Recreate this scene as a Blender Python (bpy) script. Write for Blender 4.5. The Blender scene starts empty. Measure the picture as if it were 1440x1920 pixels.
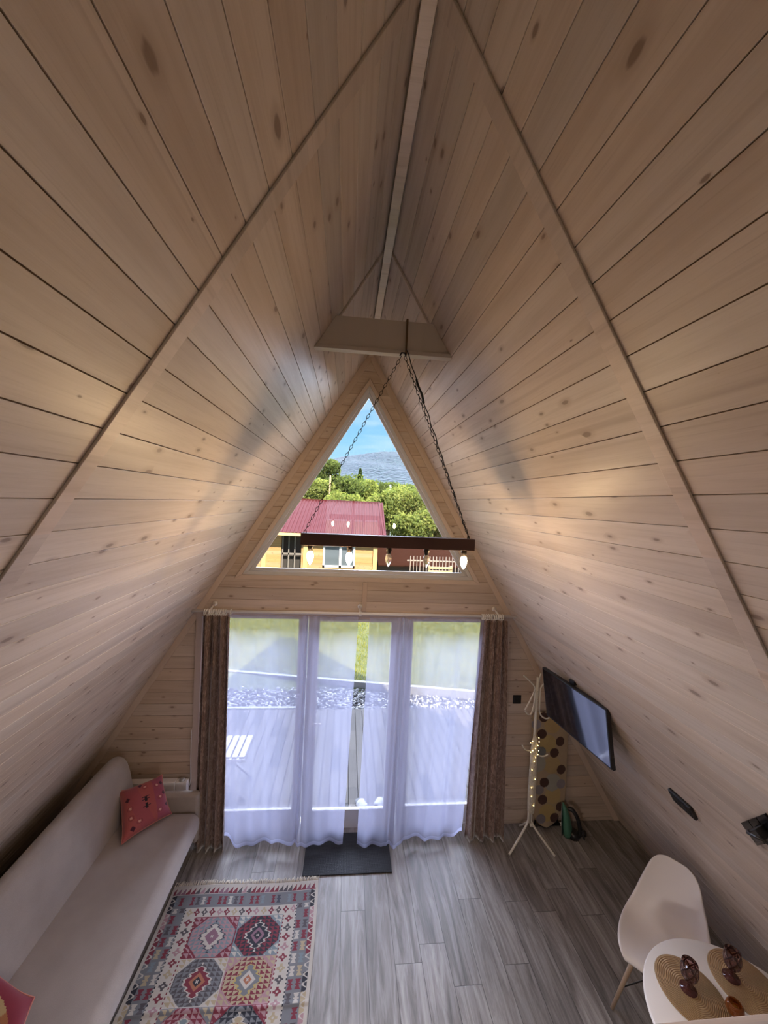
import bpy, bmesh, math, random
import numpy as np
from mathutils import Vector, Matrix
random.seed(7)
RNG = np.random.default_rng(11)
SC = bpy.context.scene
COL = SC.collection
PI = math.pi
# ---------------------------------------------------------------- room numbers (metres)
D = 3.649        # gable wall plane
W = 2.774        # half width of the floor
A = 4.586        # ridge height
SL = math.hypot(W, A)
YB = -2.6        # back wall

# ================================================================ helpers
def link(o, parent=None):
    COL.objects.link(o)
    if parent: o.parent = parent
    return o

class MB:
    """collects geometry for one mesh object"""
    def __init__(s): s.v = []; s.f = []; s.mi = []; s.sm = []
    def add(s, vs, fs, m=0, smooth=False):
        b = len(s.v); s.v += [tuple(v) for v in vs]
        for f in fs: s.f.append(tuple(b + i for i in f)); s.mi.append(m); s.sm.append(smooth)
        return s
    def box(s, x0, x1, y0, y1, z0, z1, m=0):
        vs = [(x, y, z) for z in (z0, z1) for y in (y0, y1) for x in (x0, x1)]
        return s.add(vs, [(0,2,3,1),(4,5,7,6),(0,1,5,4),(2,6,7,3),(0,4,6,2),(1,3,7,5)], m)
    def prism(s, poly, axis, a, b, m=0):
        """poly: list of 2D points, extruded along axis from a to b (counter-clockwise or not)"""
        def P(p, t):
            if axis == 'x': return (t, p[0], p[1])
            if axis == 'y': return (p[0], t, p[1])
            return (p[0], p[1], t)
        n = len(poly)
        vs = [P(p, a) for p in poly] + [P(p, b) for p in poly]
        fs = [tuple(range(n))[::-1], tuple(range(n, 2*n))]
        fs += [(i, (i+1) % n, n + (i+1) % n, n + i) for i in range(n)]
        return s.add(vs, fs, m)
    def tube(s, pts, r, n=10, m=0, closed=False):
        pts = [Vector(p) for p in pts]; N = len(pts)
        rs = r if isinstance(r, (list, tuple)) else [r]*N
        rings = []; up = None
        for i, p in enumerate(pts):
            if closed: t = pts[(i+1) % N] - pts[i-1]
            else: t = pts[min(i+1, N-1)] - pts[max(i-1, 0)]
            t.normalize()
            if up is None:
                up = t.orthogonal().normalized()
            else:
                up = (up - t*up.dot(t)); up = up.normalized() if up.length > 1e-6 else t.orthogonal().normalized()
            q = t.cross(up)
            rings.append([p + (up*math.cos(2*PI*k/n) + q*math.sin(2*PI*k/n))*rs[i] for k in range(n)])
        vs = [v for R in rings for v in R]; fs = []
        for i in range(N if closed else N-1):
            j = (i+1) % N
            for k in range(n):
                fs.append((i*n+k, i*n+(k+1) % n, j*n+(k+1) % n, j*n+k))
        if not closed:
            fs.append(tuple(range(n))[::-1]); fs.append(tuple((N-1)*n+k for k in range(n)))
        return s.add(vs, fs, m, True)
    def lathe(s, prof, n=32, c=(0,0,0), m=0, cap=True):
        vs = []; fs = []
        for r, z in prof:
            for k in range(n):
                a = 2*PI*k/n; vs.append((c[0]+r*math.cos(a), c[1]+r*math.sin(a), c[2]+z))
        for i in range(len(prof)-1):
            for k in range(n):
                fs.append((i*n+k, i*n+(k+1) % n, (i+1)*n+(k+1) % n, (i+1)*n+k))
        if cap:
            fs.append(tuple(range(n))[::-1]); fs.append(tuple((len(prof)-1)*n+k for k in range(n)))
        return s.add(vs, fs, m, True)
    def build(s, name, mats, parent=None, bevel=0, seg=2, recalc=True, sub=0, autosmooth=False):
        me = bpy.data.meshes.new(name); me.from_pydata(s.v, [], s.f)
        if not isinstance(mats, (list, tuple)): mats = [mats]
        for m in mats: me.materials.append(m)
        me.polygons.foreach_set('material_index', s.mi)
        me.polygons.foreach_set('use_smooth', s.sm)
        me.update()
        if recalc:
            b = bmesh.new(); b.from_mesh(me); bmesh.ops.recalc_face_normals(b, faces=b.faces); b.to_mesh(me); b.free()
        o = link(bpy.data.objects.new(name, me), parent)
        if bevel:
            md = o.modifiers.new('bevel', 'BEVEL'); md.width = bevel; md.segments = seg; md.limit_method = 'ANGLE'; md.angle_limit = math.radians(40)
            me.polygons.foreach_set('use_smooth', [True]*len(me.polygons))
            wn = o.modifiers.new('wn', 'WEIGHTED_NORMAL'); wn.keep_sharp = True
        if sub:
            md = o.modifiers.new('sub', 'SUBSURF'); md.levels = sub; md.render_levels = sub
        return o

def tag(o, label, cat, group=None, kind=None):
    if label: o['label'] = label
    if cat: o['category'] = cat
    if group: o['group'] = group
    if kind: o['kind'] = kind
    return o
def struct(o, label=None, cat=None):
    o['kind'] = 'structure'
    if label: o['label'] = label
    if cat: o['category'] = cat
    return o
def thing(name, loc, label, cat, group=None):
    o = bpy.data.objects.new(name, None); o.empty_display_size = .1; o.location = loc
    link(o); return tag(o, label, cat, group)
def copy_tree(o, parent=None):
    c = o.copy(); COL.objects.link(c); c.parent = parent
    for ch in list(o.children): copy_tree(ch, c)
    return c

# ================================================================ materials
def mat(name, base=(.8,.8,.8), rough=.5, metal=0, **kw):
    m = bpy.data.materials.new(name); m.use_nodes = True
    b = m.node_tree.nodes['Principled BSDF']
    b.inputs['Base Color'].default_value = (*base, 1); b.inputs['Roughness'].default_value = rough; b.inputs['Metallic'].default_value = metal
    for k, v in kw.items(): b.inputs[k].default_value = v
    return m
class NT:
    def __init__(s, m): s.t = m.node_tree; s.b = s.t.nodes.get('Principled BSDF'); s.out = s.t.nodes['Material Output']
    def n(s, ty, **kw):
        x = s.t.nodes.new(ty)
        for k, v in kw.items(): setattr(x, k, v)
        return x
    def l(s, a, b): s.t.links.new(a, b)
    def math(s, op, a, b=None, c=None):
        x = s.n('ShaderNodeMath', operation=op)
        for i, q in enumerate((a, b, c)):
            if q is None: continue
            if isinstance(q, (int, float)): x.inputs[i].default_value = q
            else: s.l(q, x.inputs[i])
        return x.outputs[0]
    def mix(s, f, a, b):
        x = s.n('ShaderNodeMix', data_type='RGBA')
        for i, q in ((0, f), (6, a), (7, b)):
            if isinstance(q, (int, float)): x.inputs[i].default_value = q
            elif isinstance(q, tuple): x.inputs[i].default_value = (*q, 1)
            else: s.l(q, x.inputs[i])
        return x.outputs[2]
    def xyz(s, a, b, c=0.0):
        x = s.n('ShaderNodeCombineXYZ')
        for i, q in enumerate((a, b, c)):
            if isinstance(q, (int, float)): x.inputs[i].default_value = q
            else: s.l(q, x.inputs[i])
        return x.outputs[0]
    def obj(s):
        tc = s.n('ShaderNodeTexCoord'); sp = s.n('ShaderNodeSeparateXYZ'); s.l(tc.outputs['Object'], sp.inputs[0])
        return tc.outputs['Object'], sp.outputs[0], sp.outputs[1], sp.outputs[2]
    def noise(s, vec, scale, detail=4, rough=.6, dist=0):
        x = s.n('ShaderNodeTexNoise'); x.inputs['Scale'].default_value = scale; x.inputs['Detail'].default_value = detail
        x.inputs['Roughness'].default_value = rough; x.inputs['Distortion'].default_value = dist
        if vec is not None: s.l(vec, x.inputs['Vector'])
        return x.outputs['Fac']
    def ramp(s, f, stops):
        x = s.n('ShaderNodeValToRGB'); e = x.color_ramp.elements
        while len(e) < len(stops): e.new(.5)
        for i, (p, c) in enumerate(stops): e[i].position = p; e[i].color = (*c, 1) if isinstance(c, tuple) else (c, c, c, 1)
        s.l(f, x.inputs[0]); return x.outputs[0]
    def maprange(s, v, a, b, c=0, d=1, smooth=True):
        x = s.n('ShaderNodeMapRange'); 
        if smooth: x.interpolation_type = 'SMOOTHSTEP'
        s.l(v, x.inputs[0])
        for i, q in enumerate((a, b, c, d)):
            if isinstance(q, (int, float)): x.inputs[i+1].default_value = q
            else: s.l(q, x.inputs[i+1])
        return x.outputs[0]
    def bump(s, h, strength=.2, dist=.01):
        x = s.n('ShaderNodeBump'); x.inputs['Strength'].default_value = strength; x.inputs['Distance'].default_value = dist
        s.l(h, x.inputs['Height']); s.l(x.outputs[0], s.b.inputs['Normal'])

def wood(name, pw, phase, light, mid, dark, knot, rough=.4, knots=1.0, plen=None, gloss_bump=.12):
    """planks run along local x, plank index from local y"""
    m = mat(name, light, rough); t = NT(m); vec, u, v, z = t.obj()
    q = t.math('DIVIDE', t.math('SUBTRACT', v, phase), pw)
    idx = t.math('FLOOR', q)
    wn = t.n('ShaderNodeTexWhiteNoise', noise_dimensions='1D'); t.l(idx, wn.inputs['W'])
    rnd = wn.outputs['Value']
    uo = t.math('ADD', u, t.math('MULTIPLY', rnd, 31.7))
    if plen:
        seg = t.math('FLOOR', t.math('DIVIDE', t.math('ADD', u, t.math('MULTIPLY', rnd, plen)), plen))
        wn2 = t.n('ShaderNodeTexWhiteNoise', noise_dimensions='2D'); t.l(t.xyz(idx, seg), wn2.inputs['Vector']); rnd = wn2.outputs['Value']
        uo = t.math('ADD', u, t.math('MULTIPLY', rnd, 31.7))
    g1 = t.noise(t.xyz(t.math('MULTIPLY', uo, 1.3), t.math('MULTIPLY', v, 26), idx), 1, 5, .62, .6)
    g2 = t.noise(t.xyz(t.math('MULTIPLY', uo, 5), t.math('MULTIPLY', v, 190), idx), 1, 3, .6)
    g3 = t.noise(t.xyz(t.math('MULTIPLY', uo, .9), t.math('MULTIPLY', v, 7), idx), 1, 3, .5)
    c = t.mix(t.maprange(g1, .38, .75), light, mid)
    c = t.mix(t.math('MULTIPLY', t.maprange(g3, .45, .8), .45), c, dark)
    c = t.mix(t.math('MULTIPLY', t.maprange(g2, .5, .8), .35), c, dark)
    hw_n = t.noise(t.xyz(t.math('MULTIPLY', uo, .22), t.math('MULTIPLY', v, 24), idx), 1, 2, .45, .5)
    c = t.mix(t.math('MULTIPLY', t.maprange(hw_n, .60, .74), .55), c, dark)
    # plank to plank tone
    tone = t.n('ShaderNodeHueSaturation'); t.l(c, tone.inputs['Color'])
    t.l(t.math('ADD', .90, t.math('MULTIPLY', rnd, .16)), tone.inputs['Value'])
    t.l(t.math('ADD', .80, t.math('MULTIPLY', t.math('FRACT', t.math('MULTIPLY', rnd, 7.3)), .22)), tone.inputs['Saturation'])
    c = tone.outputs[0]
    if knots:
        vo = t.n('ShaderNodeTexVoronoi', voronoi_dimensions='2D', feature='F1'); vo.inputs['Scale'].default_value = 1
        t.l(t.xyz(t.math('MULTIPLY', uo, 4.6), t.math('MULTIPLY', v, 10.5)), vo.inputs['Vector'])
        sp = t.n('ShaderNodeSeparateXYZ'); t.l(vo.outputs['Color'], sp.inputs[0])
        rad = t.math('MULTIPLY', t.math('MAXIMUM', t.math('SUBTRACT', sp.outputs[0], .50), 0), .25*knots)
        dd = t.math('ADD', vo.outputs['Distance'], t.math('MULTIPLY', t.math('SUBTRACT', g1, .5), .22))
        k = t.maprange(dd, t.math('MULTIPLY', rad, .55), t.math('ADD', rad, .012), 1, 0)
        k = t.math('MULTIPLY', k, t.maprange(rad, 0, .02))
        halo = t.maprange(dd, rad, t.math('MULTIPLY', rad, 2.6), .45, 0)
        c = t.mix(halo, c, dark)
        c = t.mix(t.math('MULTIPLY', k, .66), c, knot)
    t.l(c, t.b.inputs['Base Color'])
    t.l(t.math('ADD', rough - .08, t.math('MULTIPLY', g1, .2)), t.b.inputs['Roughness'])
    t.bump(t.math('ADD', g1, t.math('MULTIPLY', g2, .5)), gloss_bump, .004)
    return m

LW, MW, DW, KW = (.61,.495,.405), (.53,.415,.325), (.37,.265,.195), (.15,.09,.06)
M = {}
M['roofL'] = wood('whitewashed_pine_left', .1044, .0263, LW, MW, DW, KW)
M['roofR'] = wood('whitewashed_pine_right', .1098, .0544, LW, MW, DW, KW)
M['gable'] = wood('whitewashed_pine_gable', .109, .0335, (.60,.465,.36), (.50,.37,.275), DW, KW, knots=.8)
M['trimw'] = wood('pine_trim', .4, .2, (.62,.49,.40), (.53,.41,.32), (.40,.29,.22), KW, knots=0)
M['groove'] = mat('groove_brown', (.24,.155,.10), .8)
def laminate():
    m = mat('grey_oak_laminate', (.3,.27,.25), .42); t = NT(m); vec, u, v, z = t.obj()
    pw = .1885
    q = t.math('DIVIDE', t.math('ADD', u, .075), pw); idx = t.math('FLOOR', q); fx = t.math('FRACT', q)
    wn = t.n('ShaderNodeTexWhiteNoise', noise_dimensions='1D'); t.l(idx, wn.inputs['W'])
    L = 1.2
    qy = t.math('DIVIDE', t.math('ADD', v, t.math('MULTIPLY', wn.outputs['Value'], L)), L); seg = t.math('FLOOR', qy); fy = t.math('FRACT', qy)
    w2 = t.n('ShaderNodeTexWhiteNoise', noise_dimensions='2D'); t.l(t.xyz(idx, seg), w2.inputs['Vector']); rnd = w2.outputs['Value']
    vo = t.math('ADD', v, t.math('MULTIPLY', rnd, 23))
    g1 = t.noise(t.xyz(t.math('MULTIPLY', u, 16), t.math('MULTIPLY', vo, 1.6), rnd), 1, 5, .65, 1.2)
    g2 = t.noise(t.xyz(t.math('MULTIPLY', u, 120), t.math('MULTIPLY', vo, 5), rnd), 1, 3, .6)
    c = t.ramp(g1, [(.28, (.11,.098,.09)), (.45, (.215,.193,.178)), (.58, (.32,.292,.272)), (.76, (.43,.40,.38))])
    c = t.mix(t.math('MULTIPLY', t.maprange(g2, .5, .75), .3), c, (.12,.10,.09))
    hs = t.n('ShaderNodeHueSaturation'); t.l(c, hs.inputs['Color']); t.l(t.math('ADD', .85, t.math('MULTIPLY', rnd, .3)), hs.inputs['Value'])
    ex = t.math('MULTIPLY', t.math('MINIMUM', fx, t.math('SUBTRACT', 1, fx)), pw)
    ey = t.math('MULTIPLY', t.math('MINIMUM', fy, t.math('SUBTRACT', 1, fy)), L)
    e = t.maprange(t.math('MINIMUM', ex, ey), .0008, .0026, 1, 0)
    c = t.mix(t.math('MULTIPLY', e, .85), hs.outputs[0], (.035,.03,.028)); t.l(c, t.b.inputs['Base Color'])
    t.l(t.math('ADD', .32, t.math('MULTIPLY', g1, .2)), t.b.inputs['Roughness'])
    t.bump(t.math('SUBTRACT', t.math('MULTIPLY', g1, .15), e), .35, .003)
    return m
M['floor'] = laminate()
def fabric(name, base, base2=None, scale=500, rough=.9, sheen=.3, bump=.25):
    m = mat(name, base, rough, **{'Sheen Weight': sheen}); t = NT(m); vec = t.obj()[0]
    n1 = t.noise(vec, scale, 2, .5); n2 = t.noise(vec, 6, 3, .5)
    b2 = base2 or tuple(x*.82 for x in base)
    t.l(t.mix(t.maprange(t.math('ADD', t.math('MULTIPLY', n1, .6), t.math('MULTIPLY', n2, .4)), .35, .65), b2, base), t.b.inputs['Base Color'])
    t.bump(n1, bump, .002); return m
M['sofa'] = fabric('taupe_upholstery', (.40,.345,.32))
M['pillow'] = fabric('red_kilim_cloth', (.50,.10,.10), (.40,.06,.09), 300)
M['pillow2'] = fabric('crimson_cloth', (.36,.02,.05), (.28,.015,.04), 300)
def velvet():
    m = mat('crushed_brown_velvet', (.16,.10,.08), .42, **{'Sheen Weight': .8, 'Sheen Roughness': .35}); t = NT(m); vec, x, y, z = t.obj()
    n = t.noise(t.xyz(t.math('MULTIPLY', x, 40), t.math('MULTIPLY', y, 40), t.math('MULTIPLY', z, 16)), 1, 4, .7, 1.5)
    t.l(t.mix(t.maprange(n, .4, .7), (.17,.105,.088), (.42,.31,.27)), t.b.inputs['Base Color'])
    t.l(t.math('SUBTRACT', .62, t.math('MULTIPLY', n, .4)), t.b.inputs['Roughness'])
    t.bump(n, .5, .006); return m
M['velvet'] = velvet()
def sheer(name, opac, col):
    m = bpy.data.materials.new(name); m.use_nodes = True; t = NT(m); t.t.nodes.remove(t.b)
    tr = t.n('ShaderNodeBsdfTransparent'); tl = t.n('ShaderNodeBsdfTranslucent'); df = t.n('ShaderNodeBsdfDiffuse')
    tl.inputs[0].default_value = (*col, 1); df.inputs[0].default_value = (*col, 1)
    a = t.n('ShaderNodeMixShader'); a.inputs[0].default_value = .55; t.l(df.outputs[0], a.inputs[1]); t.l(tl.outputs[0], a.inputs[2])
    lw = t.n('ShaderNodeLayerWeight'); lw.inputs[0].default_value = .35
    f = t.math('MINIMUM', t.math('ADD', opac, t.math('MULTIPLY', lw.outputs['Facing'], .35)), .97)
    b = t.n('ShaderNodeMixShader'); t.l(f, b.inputs[0]); t.l(tr.outputs[0], b.inputs[1]); t.l(a.outputs[0], b.inputs[2]); t.l(b.outputs[0], t.out.inputs[0])
    return m
M['sheer'] = sheer('sheer_voile', .38, (.50,.515,.72))
M['hem'] = sheer('sheer_hem', .70, (.48,.50,.72))
def glass(name, tint=(1,1,1), f0=.06):
    m = bpy.data.materials.new(name); m.use_nodes = True; t = NT(m); t.t.nodes.remove(t.b)
    tr = t.n('ShaderNodeBsdfTransparent'); tr.inputs[0].default_value = (*tint, 1)
    gl = t.n('ShaderNodeBsdfGlossy'); gl.inputs['Roughness'].default_value = 0
    lw = t.n('ShaderNodeFresnel'); lw.inputs[0].default_value = 1.5
    b = t.n('ShaderNodeMixShader'); t.l(lw.outputs[0], b.inputs[0]); t.l(tr.outputs[0], b.inputs[1]); t.l(gl.outputs[0], b.inputs[2]); t.l(b.outputs[0], t.out.inputs[0])
    return m
M['pane'] = glass('window_glass')
M['pvc'] = mat('white_pvc', (.56,.55,.57), .45)
M['white'] = mat('white_plastic', (.80,.77,.76), .35)
M['cream'] = mat('white_enamel', (.72,.68,.60), .35)
M['ring'] = mat('white_ring', (.88,.86,.84), .35)
M['black'] = mat('black_plastic', (.012,.012,.014), .35)
M['blackgloss'] = mat('black_gloss', (.006,.006,.008), .18, **{'Specular IOR Level': .25})
M['screen'] = mat('tv_screen', (.014,.016,.022), .10, **{'IOR': 2.3, 'Coat Weight': 1.0, 'Coat IOR': 1.8, 'Coat Roughness': .05})
M['iron'] = mat('dark_metal', (.03,.025,.022), .45, .7)
M['steel'] = mat('grey_metal', (.4,.4,.4), .35, 1)
M['leg'] = wood('beech_leg', .5, .2, (.50,.33,.20), (.42,.27,.16), (.32,.19,.11), KW, knots=0)
M['beam'] = wood('mahogany_stained_beam', .5, .25, (.075,.024,.011), (.052,.015,.007), (.028,.008,.004), (.02,.01,.01), rough=.6, knots=0)

def emis(name, col, s):
    m = bpy.data.materials.new(name); m.use_nodes = True; t = NT(m); t.t.nodes.remove(t.b)
    e = t.n('ShaderNodeEmission'); e.inputs[0].default_value = (*col, 1); e.inputs[1].default_value = s; t.l(e.outputs[0], t.out.inputs[0]); return m
M['bulb_on'] = emis('lit_bulb', (1, .70, .38), 260)
M['fairy'] = emis('fairy_led', (1, .72, .28), 12)
M['bulb_off'] = mat('clear_bulb_glass', (.85,.78,.68), .08, **{'Transmission Weight': .8, 'IOR': 1.3})

def attr_mat(name, rough=.9, bump=.3, scale=900, sheen=.2):
    m = mat(name, (.5,.5,.5), rough, **{'Sheen Weight': sheen}); t = NT(m)
    a = t.n('ShaderNodeAttribute'); a.attribute_name = 'weave'
    vec = t.obj()[0]; n = t.noise(vec, scale, 2, .6); n2 = t.noise(vec, 14, 3, .6)
    hs = t.n('ShaderNodeHueSaturation'); t.l(a.outputs['Color'], hs.inputs['Color'])
    t.l(t.math('ADD', .64, t.math('ADD', t.math('MULTIPLY', n, .25), t.math('MULTIPLY', n2, .15))), hs.inputs['Value'])
    t.l(hs.outputs[0], t.b.inputs['Base Color']); t.bump(n, bump, .003); return m
M['kilim'] = attr_mat('kilim_weave')
M['boardcloth'] = attr_mat('printed_cotton_cover', .85, .1)

def grid_cloth(name, nx, ny, posf, colf, m, parent=None, thick=0):
    """woven surface: a regular grid of cells each with its own thread colour"""
    vs = np.array([posf(i/nx, j/ny) for j in range(ny+1) for i in range(nx+1)], dtype=np.float32)
    me = bpy.data.meshes.new(name)
    fs = [(j*(nx+1)+i, j*(nx+1)+i+1, (j+1)*(nx+1)+i+1, (j+1)*(nx+1)+i) for j in range(ny) for i in range(nx)]
    me.from_pydata(vs.tolist(), [], fs); me.materials.append(m)
    at = me.color_attributes.new('weave', 'FLOAT_COLOR', 'CORNER')
    cols = np.ones((len(fs)*4, 4), dtype=np.float32); k = 0
    for j in range(ny):
        for i in range(nx):
            cols[k:k+4, :3] = colf((i+.5)/nx, (j+.5)/ny); k += 4
    at.data.foreach_set('color', cols.ravel())
    me.polygons.foreach_set('use_smooth', [True]*len(fs)); me.update()
    o = link(bpy.data.objects.new(name, me), parent)
    if thick:
        md = o.modifiers.new('s', 'SOLIDIFY'); md.thickness = thick; md.offset = -1
    return o

# ================================================================ room shell
def slope_matrix(side):
    # local x -> world y, local y -> down the slope (distance from ridge), local z -> into the room
    d = Vector((side*W, 0, -A)).normalized()
    yv = Vector((0, 1, 0))
    n = Vector((-side*A, 0, -W)).normalized()
    mtx = Matrix(((yv.x, d.x, n.x, 0), (yv.y, d.y, n.y, 0), (yv.z, d.z, n.z, A), (0, 0, 0, 1)))
    return mtx
def roof(side, pw, phase, m):
    b = MB(); g = .0052
    k0 = 0; edges = [0.0]
    e = phase
    while e < SL + .12:
        if e > 0: edges.append(e)
        e += pw
    for a0, a1 in zip(edges[:-1], edges[1:]):
        # plank with small chamfers along both long edges
        z1 = 0.0; z0 = -.012; c = .0005
        ys = [(a0+g*.3, z0), (a0+g*.3, -c), (a0+g*.3+c, z1), (a1-g*.3-c, z1), (a1-g*.3, -c), (a1-g*.3, z0)]
        b.prism(ys, 'x', YB, D+.35, 0)
    b.box(YB, D+.35, -.02, SL+.2, -.16, -.0085, 1)
    o = b.build('wall_left' if side < 0 else 'wall_right', [m, M['groove']], recalc=True)
    o.matrix_world = slope_matrix(side)
    return struct(o, 'whitewashed pine board slope on the %s side of the room' % ('left' if side < 0 else 'right'))
roof(-1, .1044, .0263, M['roofL']); roof(1, .1098, .0544, M['roofR'])

fl = MB(); fl.box(-W-.1, W+.1, YB, D+.02, -.08, 0); struct(fl.build('floor', M['floor']), 'grey oak look plank floor')

def halfw(z): return W*(1 - z/A)
# gable wall with the door opening and the triangular opening
DOX, DOZ = 1.44, 2.07
TZ0, TZ1, TX = 2.435, 4.29, 1.125      # triangular wall opening
def opening(z):
    if z < DOZ - 1e-6: return DOX
    if TZ0 - 1e-6 < z < TZ1: return TX*(TZ1 - z)/(TZ1-TZ0)
    return 0
def gable():
    b = MB(); zs = sorted(set([0, DOZ, TZ0, TZ1, A-.01] + [.0335+.109*k for k in range(0, 42)]))
    zs = [z for z in zs if z <= A-.01]
    joints = set(round(.0335+.109*k, 5) for k in range(42))
    for z0, z1 in zip(zs[:-1], zs[1:]):
        if z1 - z0 < 1e-4: continue
        zm0, zm1 = z0+1e-5, z1-1e-5
        f0 = .0018 if round(z0, 5) in joints else 0; f1 = .0018 if round(z1, 5) in joints else 0
        o0, o1 = opening(zm0), opening(zm1)
        for dz0, dz1, y0, y1, m in ((f0, f1, D, D+.012, 0), (0, 0, D+.0045, D+.13, 1)):
            za, zb = z0+dz0, z1-dz1
            ha, hb = halfw(za)+.02, halfw(zb)+.02
            if o0 <= 0 and o1 <= 0:
                b.prism([(-ha, za), (ha, za), (hb, zb), (-hb, zb)], 'y', y0, y1, m)
            else:
                b.prism([(o0, za), (ha, za), (hb, zb), (max(o1, 1e-4), zb)], 'y', y0, y1, m)
                b.prism([(-ha, za), (-o0, za), (-max(o1, 1e-4), zb), (-hb, zb)], 'y', y0, y1, m)
    # local frame: x = world x, y = world z
    o = b
    vs = [(x, z, -(y-D)) for x, y, z in b.v]
    b.v = vs
    ob = b.build('wall_front', [M['gable'], M['groove']])
    ob.matrix_world = Matrix(((1,0,0,0),(0,0,-1,D),(0,1,0,0),(0,0,0,1)))
    return struct(ob, 'pine boarded gable wall around the glazed door and triangular window')
gable()
bw = MB(); bx, bz0, bz1 = .75, 2.0, 3.25
bw.prism([(-W, 0), (W, 0), (halfw(bz0), bz0), (-halfw(bz0), bz0)], 'y', YB-.1, YB)
for sg in (-1, 1): bw.prism([(sg*bx, bz0), (sg*halfw(bz0), bz0), (sg*halfw(bz1), bz1), (sg*bx, bz1)], 'y', YB-.1, YB)
bw.prism([(-halfw(bz1), bz1), (halfw(bz1), bz1), (0, A)], 'y', YB-.1, YB)
o = bw.build('wall_back', M['trimw']); struct(o, 'plain rear gable wall behind the loft')

# trims ----------------------------------------------------------
tn = [0]
def trim(b, mtx=None, mt=None, bevel=.002, label=None):
    tn[0] += 1
    o = b.build('trim_%d' % tn[0], mt or M['trimw'], bevel=bevel)
    if mtx is not None: o.matrix_world = mtx
    return struct(o, label)
for sd in (-1, 1):
    nm = 'left' if sd < 0 else 'right'
    b = MB(); b.box(1.016, 1.075, .03, SL-.02, 0, .008); trim(b, slope_matrix(sd), label='batten over the board joint on the %s slope' % nm)
    b = MB(); b.box(2.135, 2.16, .02, .66, 0, .012); trim(b, slope_matrix(sd), label='thin batten from the ridge to the collar board, %s slope' % nm)
    # batten on the gable wall along the slope
    b = MB(); d = Vector((sd*W, 0, -A)).normalized()
    pts = []
    wdt = .052
    for (s, off) in ((.0, 0), (SL, 0), (SL, wdt), (.0, wdt)):
        n = Vector((-sd*A, 0, -W)).normalized()
        p = Vector((0, 0, A)) + d*s + n*off
        if off and s == 0: p = Vector((0, 0, A - wdt*SL/W))
        pts.append((p.x, p.z))
    pts[1] = (sd*W, 0); q = wdt*SL/A; pts[2] = (sd*(W-q), 0)
    b.prism(pts, 'y', D-.014, D); trim(b, label='trim along the %s slope on the gable wall' % nm)
# ridge board
b = MB(); b.box(-.022, .022, YB, D, A-.066, A-.052); trim(b, label='narrow ridge board')
# collar board
b = MB(); zb, zt = 3.985, 4.15
b.prism([(-halfw(zb), zb), (halfw(zb), zb), (halfw(zt), zt), (-halfw(zt), zt)], 'y', 2.09, 2.115)
b.prism([(-halfw(3.968), 3.968), (halfw(3.968), 3.968), (halfw(3.99), 3.99), (-halfw(3.99), 3.99)], 'y', 2.075, 2.125)
cb = b.build('trim_20', M['trimw'], bevel=.002); struct(cb, 'collar board across the peak that the hanging lamp hooks onto')
# cover strip between window and door
b = MB(); b.box(.018, .062, D-.012, D, 2.12, 2.40); trim(b, label='short vertical cover strip above the door')
# door casing
b = MB(); b.box(-1.49, -1.435, D-.016, D+.01, 0, 2.10); trim(b, label='left door casing')
b = MB(); b.box(1.435, 1.49, D-.016, D+.01, 0, 2.10); trim(b, label='right door casing')
b = MB(); b.box(-1.49, 1.49, D-.018, D+.01, 2.05, 2.115); trim(b, label='head casing above the door')
# base strip
# triangular casing
def tri_ring(b, a, c, y0, y1):
    """a,c: (apex z, base z, half width) outer and inner"""
    oa, ob_, ow = a; ia, ib, iw = c
    O = [(-ow, ob_), (ow, ob_), (0, oa)]; I = [(-iw, ib), (iw, ib), (0, ia)]
    for i in range(3):
        j = (i+1) % 3
        b.prism([O[i], O[j], I[j], I[i]], 'y', y0, y1)
b = MB(); tri_ring(b, (4.327, 2.405, 1.168), (4.262, 2.445, 1.10), D-.018, D+.005); trim(b, mt=M['trimw'], label='pale casing around the triangular window')

# window 1: triangular
w1 = thing('window_1', (0, D, 2.4), 'triangular window in the gable peak looking at the mountain', None); w1['kind'] = 'structure'
def child(b, name, m, parent, **k):
    o = b.build(name, m, None, **k); o.parent = parent; o.matrix_parent_inverse = Matrix.Translation(-Vector(parent.location)); return o
b = MB(); tri_ring(b, (4.285, 2.438, 1.12), (4.205, 2.478, 1.045), D+.01, D+.075)
tri_ring(b, (4.215, 2.470, 1.055), (4.155, 2.505, .992), D+.045, D+.066); child(b, 'window_frame', M['pvc'], w1, bevel=.003)
b = MB(); b.prism([(-1.02, 2.49), (1.02, 2.49), (0, 4.19)], 'y', D+.058, D+.064); child(b, 'pane', M['pane'], w1)

# rear loft window, added for the fill light behind it
w4 = thing('fill_window', (0, YB, 2.0), 'unseen rear loft window added for fill light', None); w4['kind'] = 'structure'
b = MB()
for a in ((-bx, -bx+.06, bz0, bz1), (bx-.06, bx, bz0, bz1), (-bx, bx, bz0, bz0+.06), (-bx, bx, bz1-.06, bz1), (-.03, .03, bz0, bz1)): b.box(a[0], a[1], YB-.08, YB-.03, a[2], a[3])
child(b, 'window_frame', M['pvc'], w4)  # frame of the added fill window
b = MB(); b.box(-bx+.05, bx-.05, YB-.062, YB-.056, bz0+.05, bz1-.05); child(b, 'pane', M['pane'], w4)  # pane of the added fill window
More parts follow.
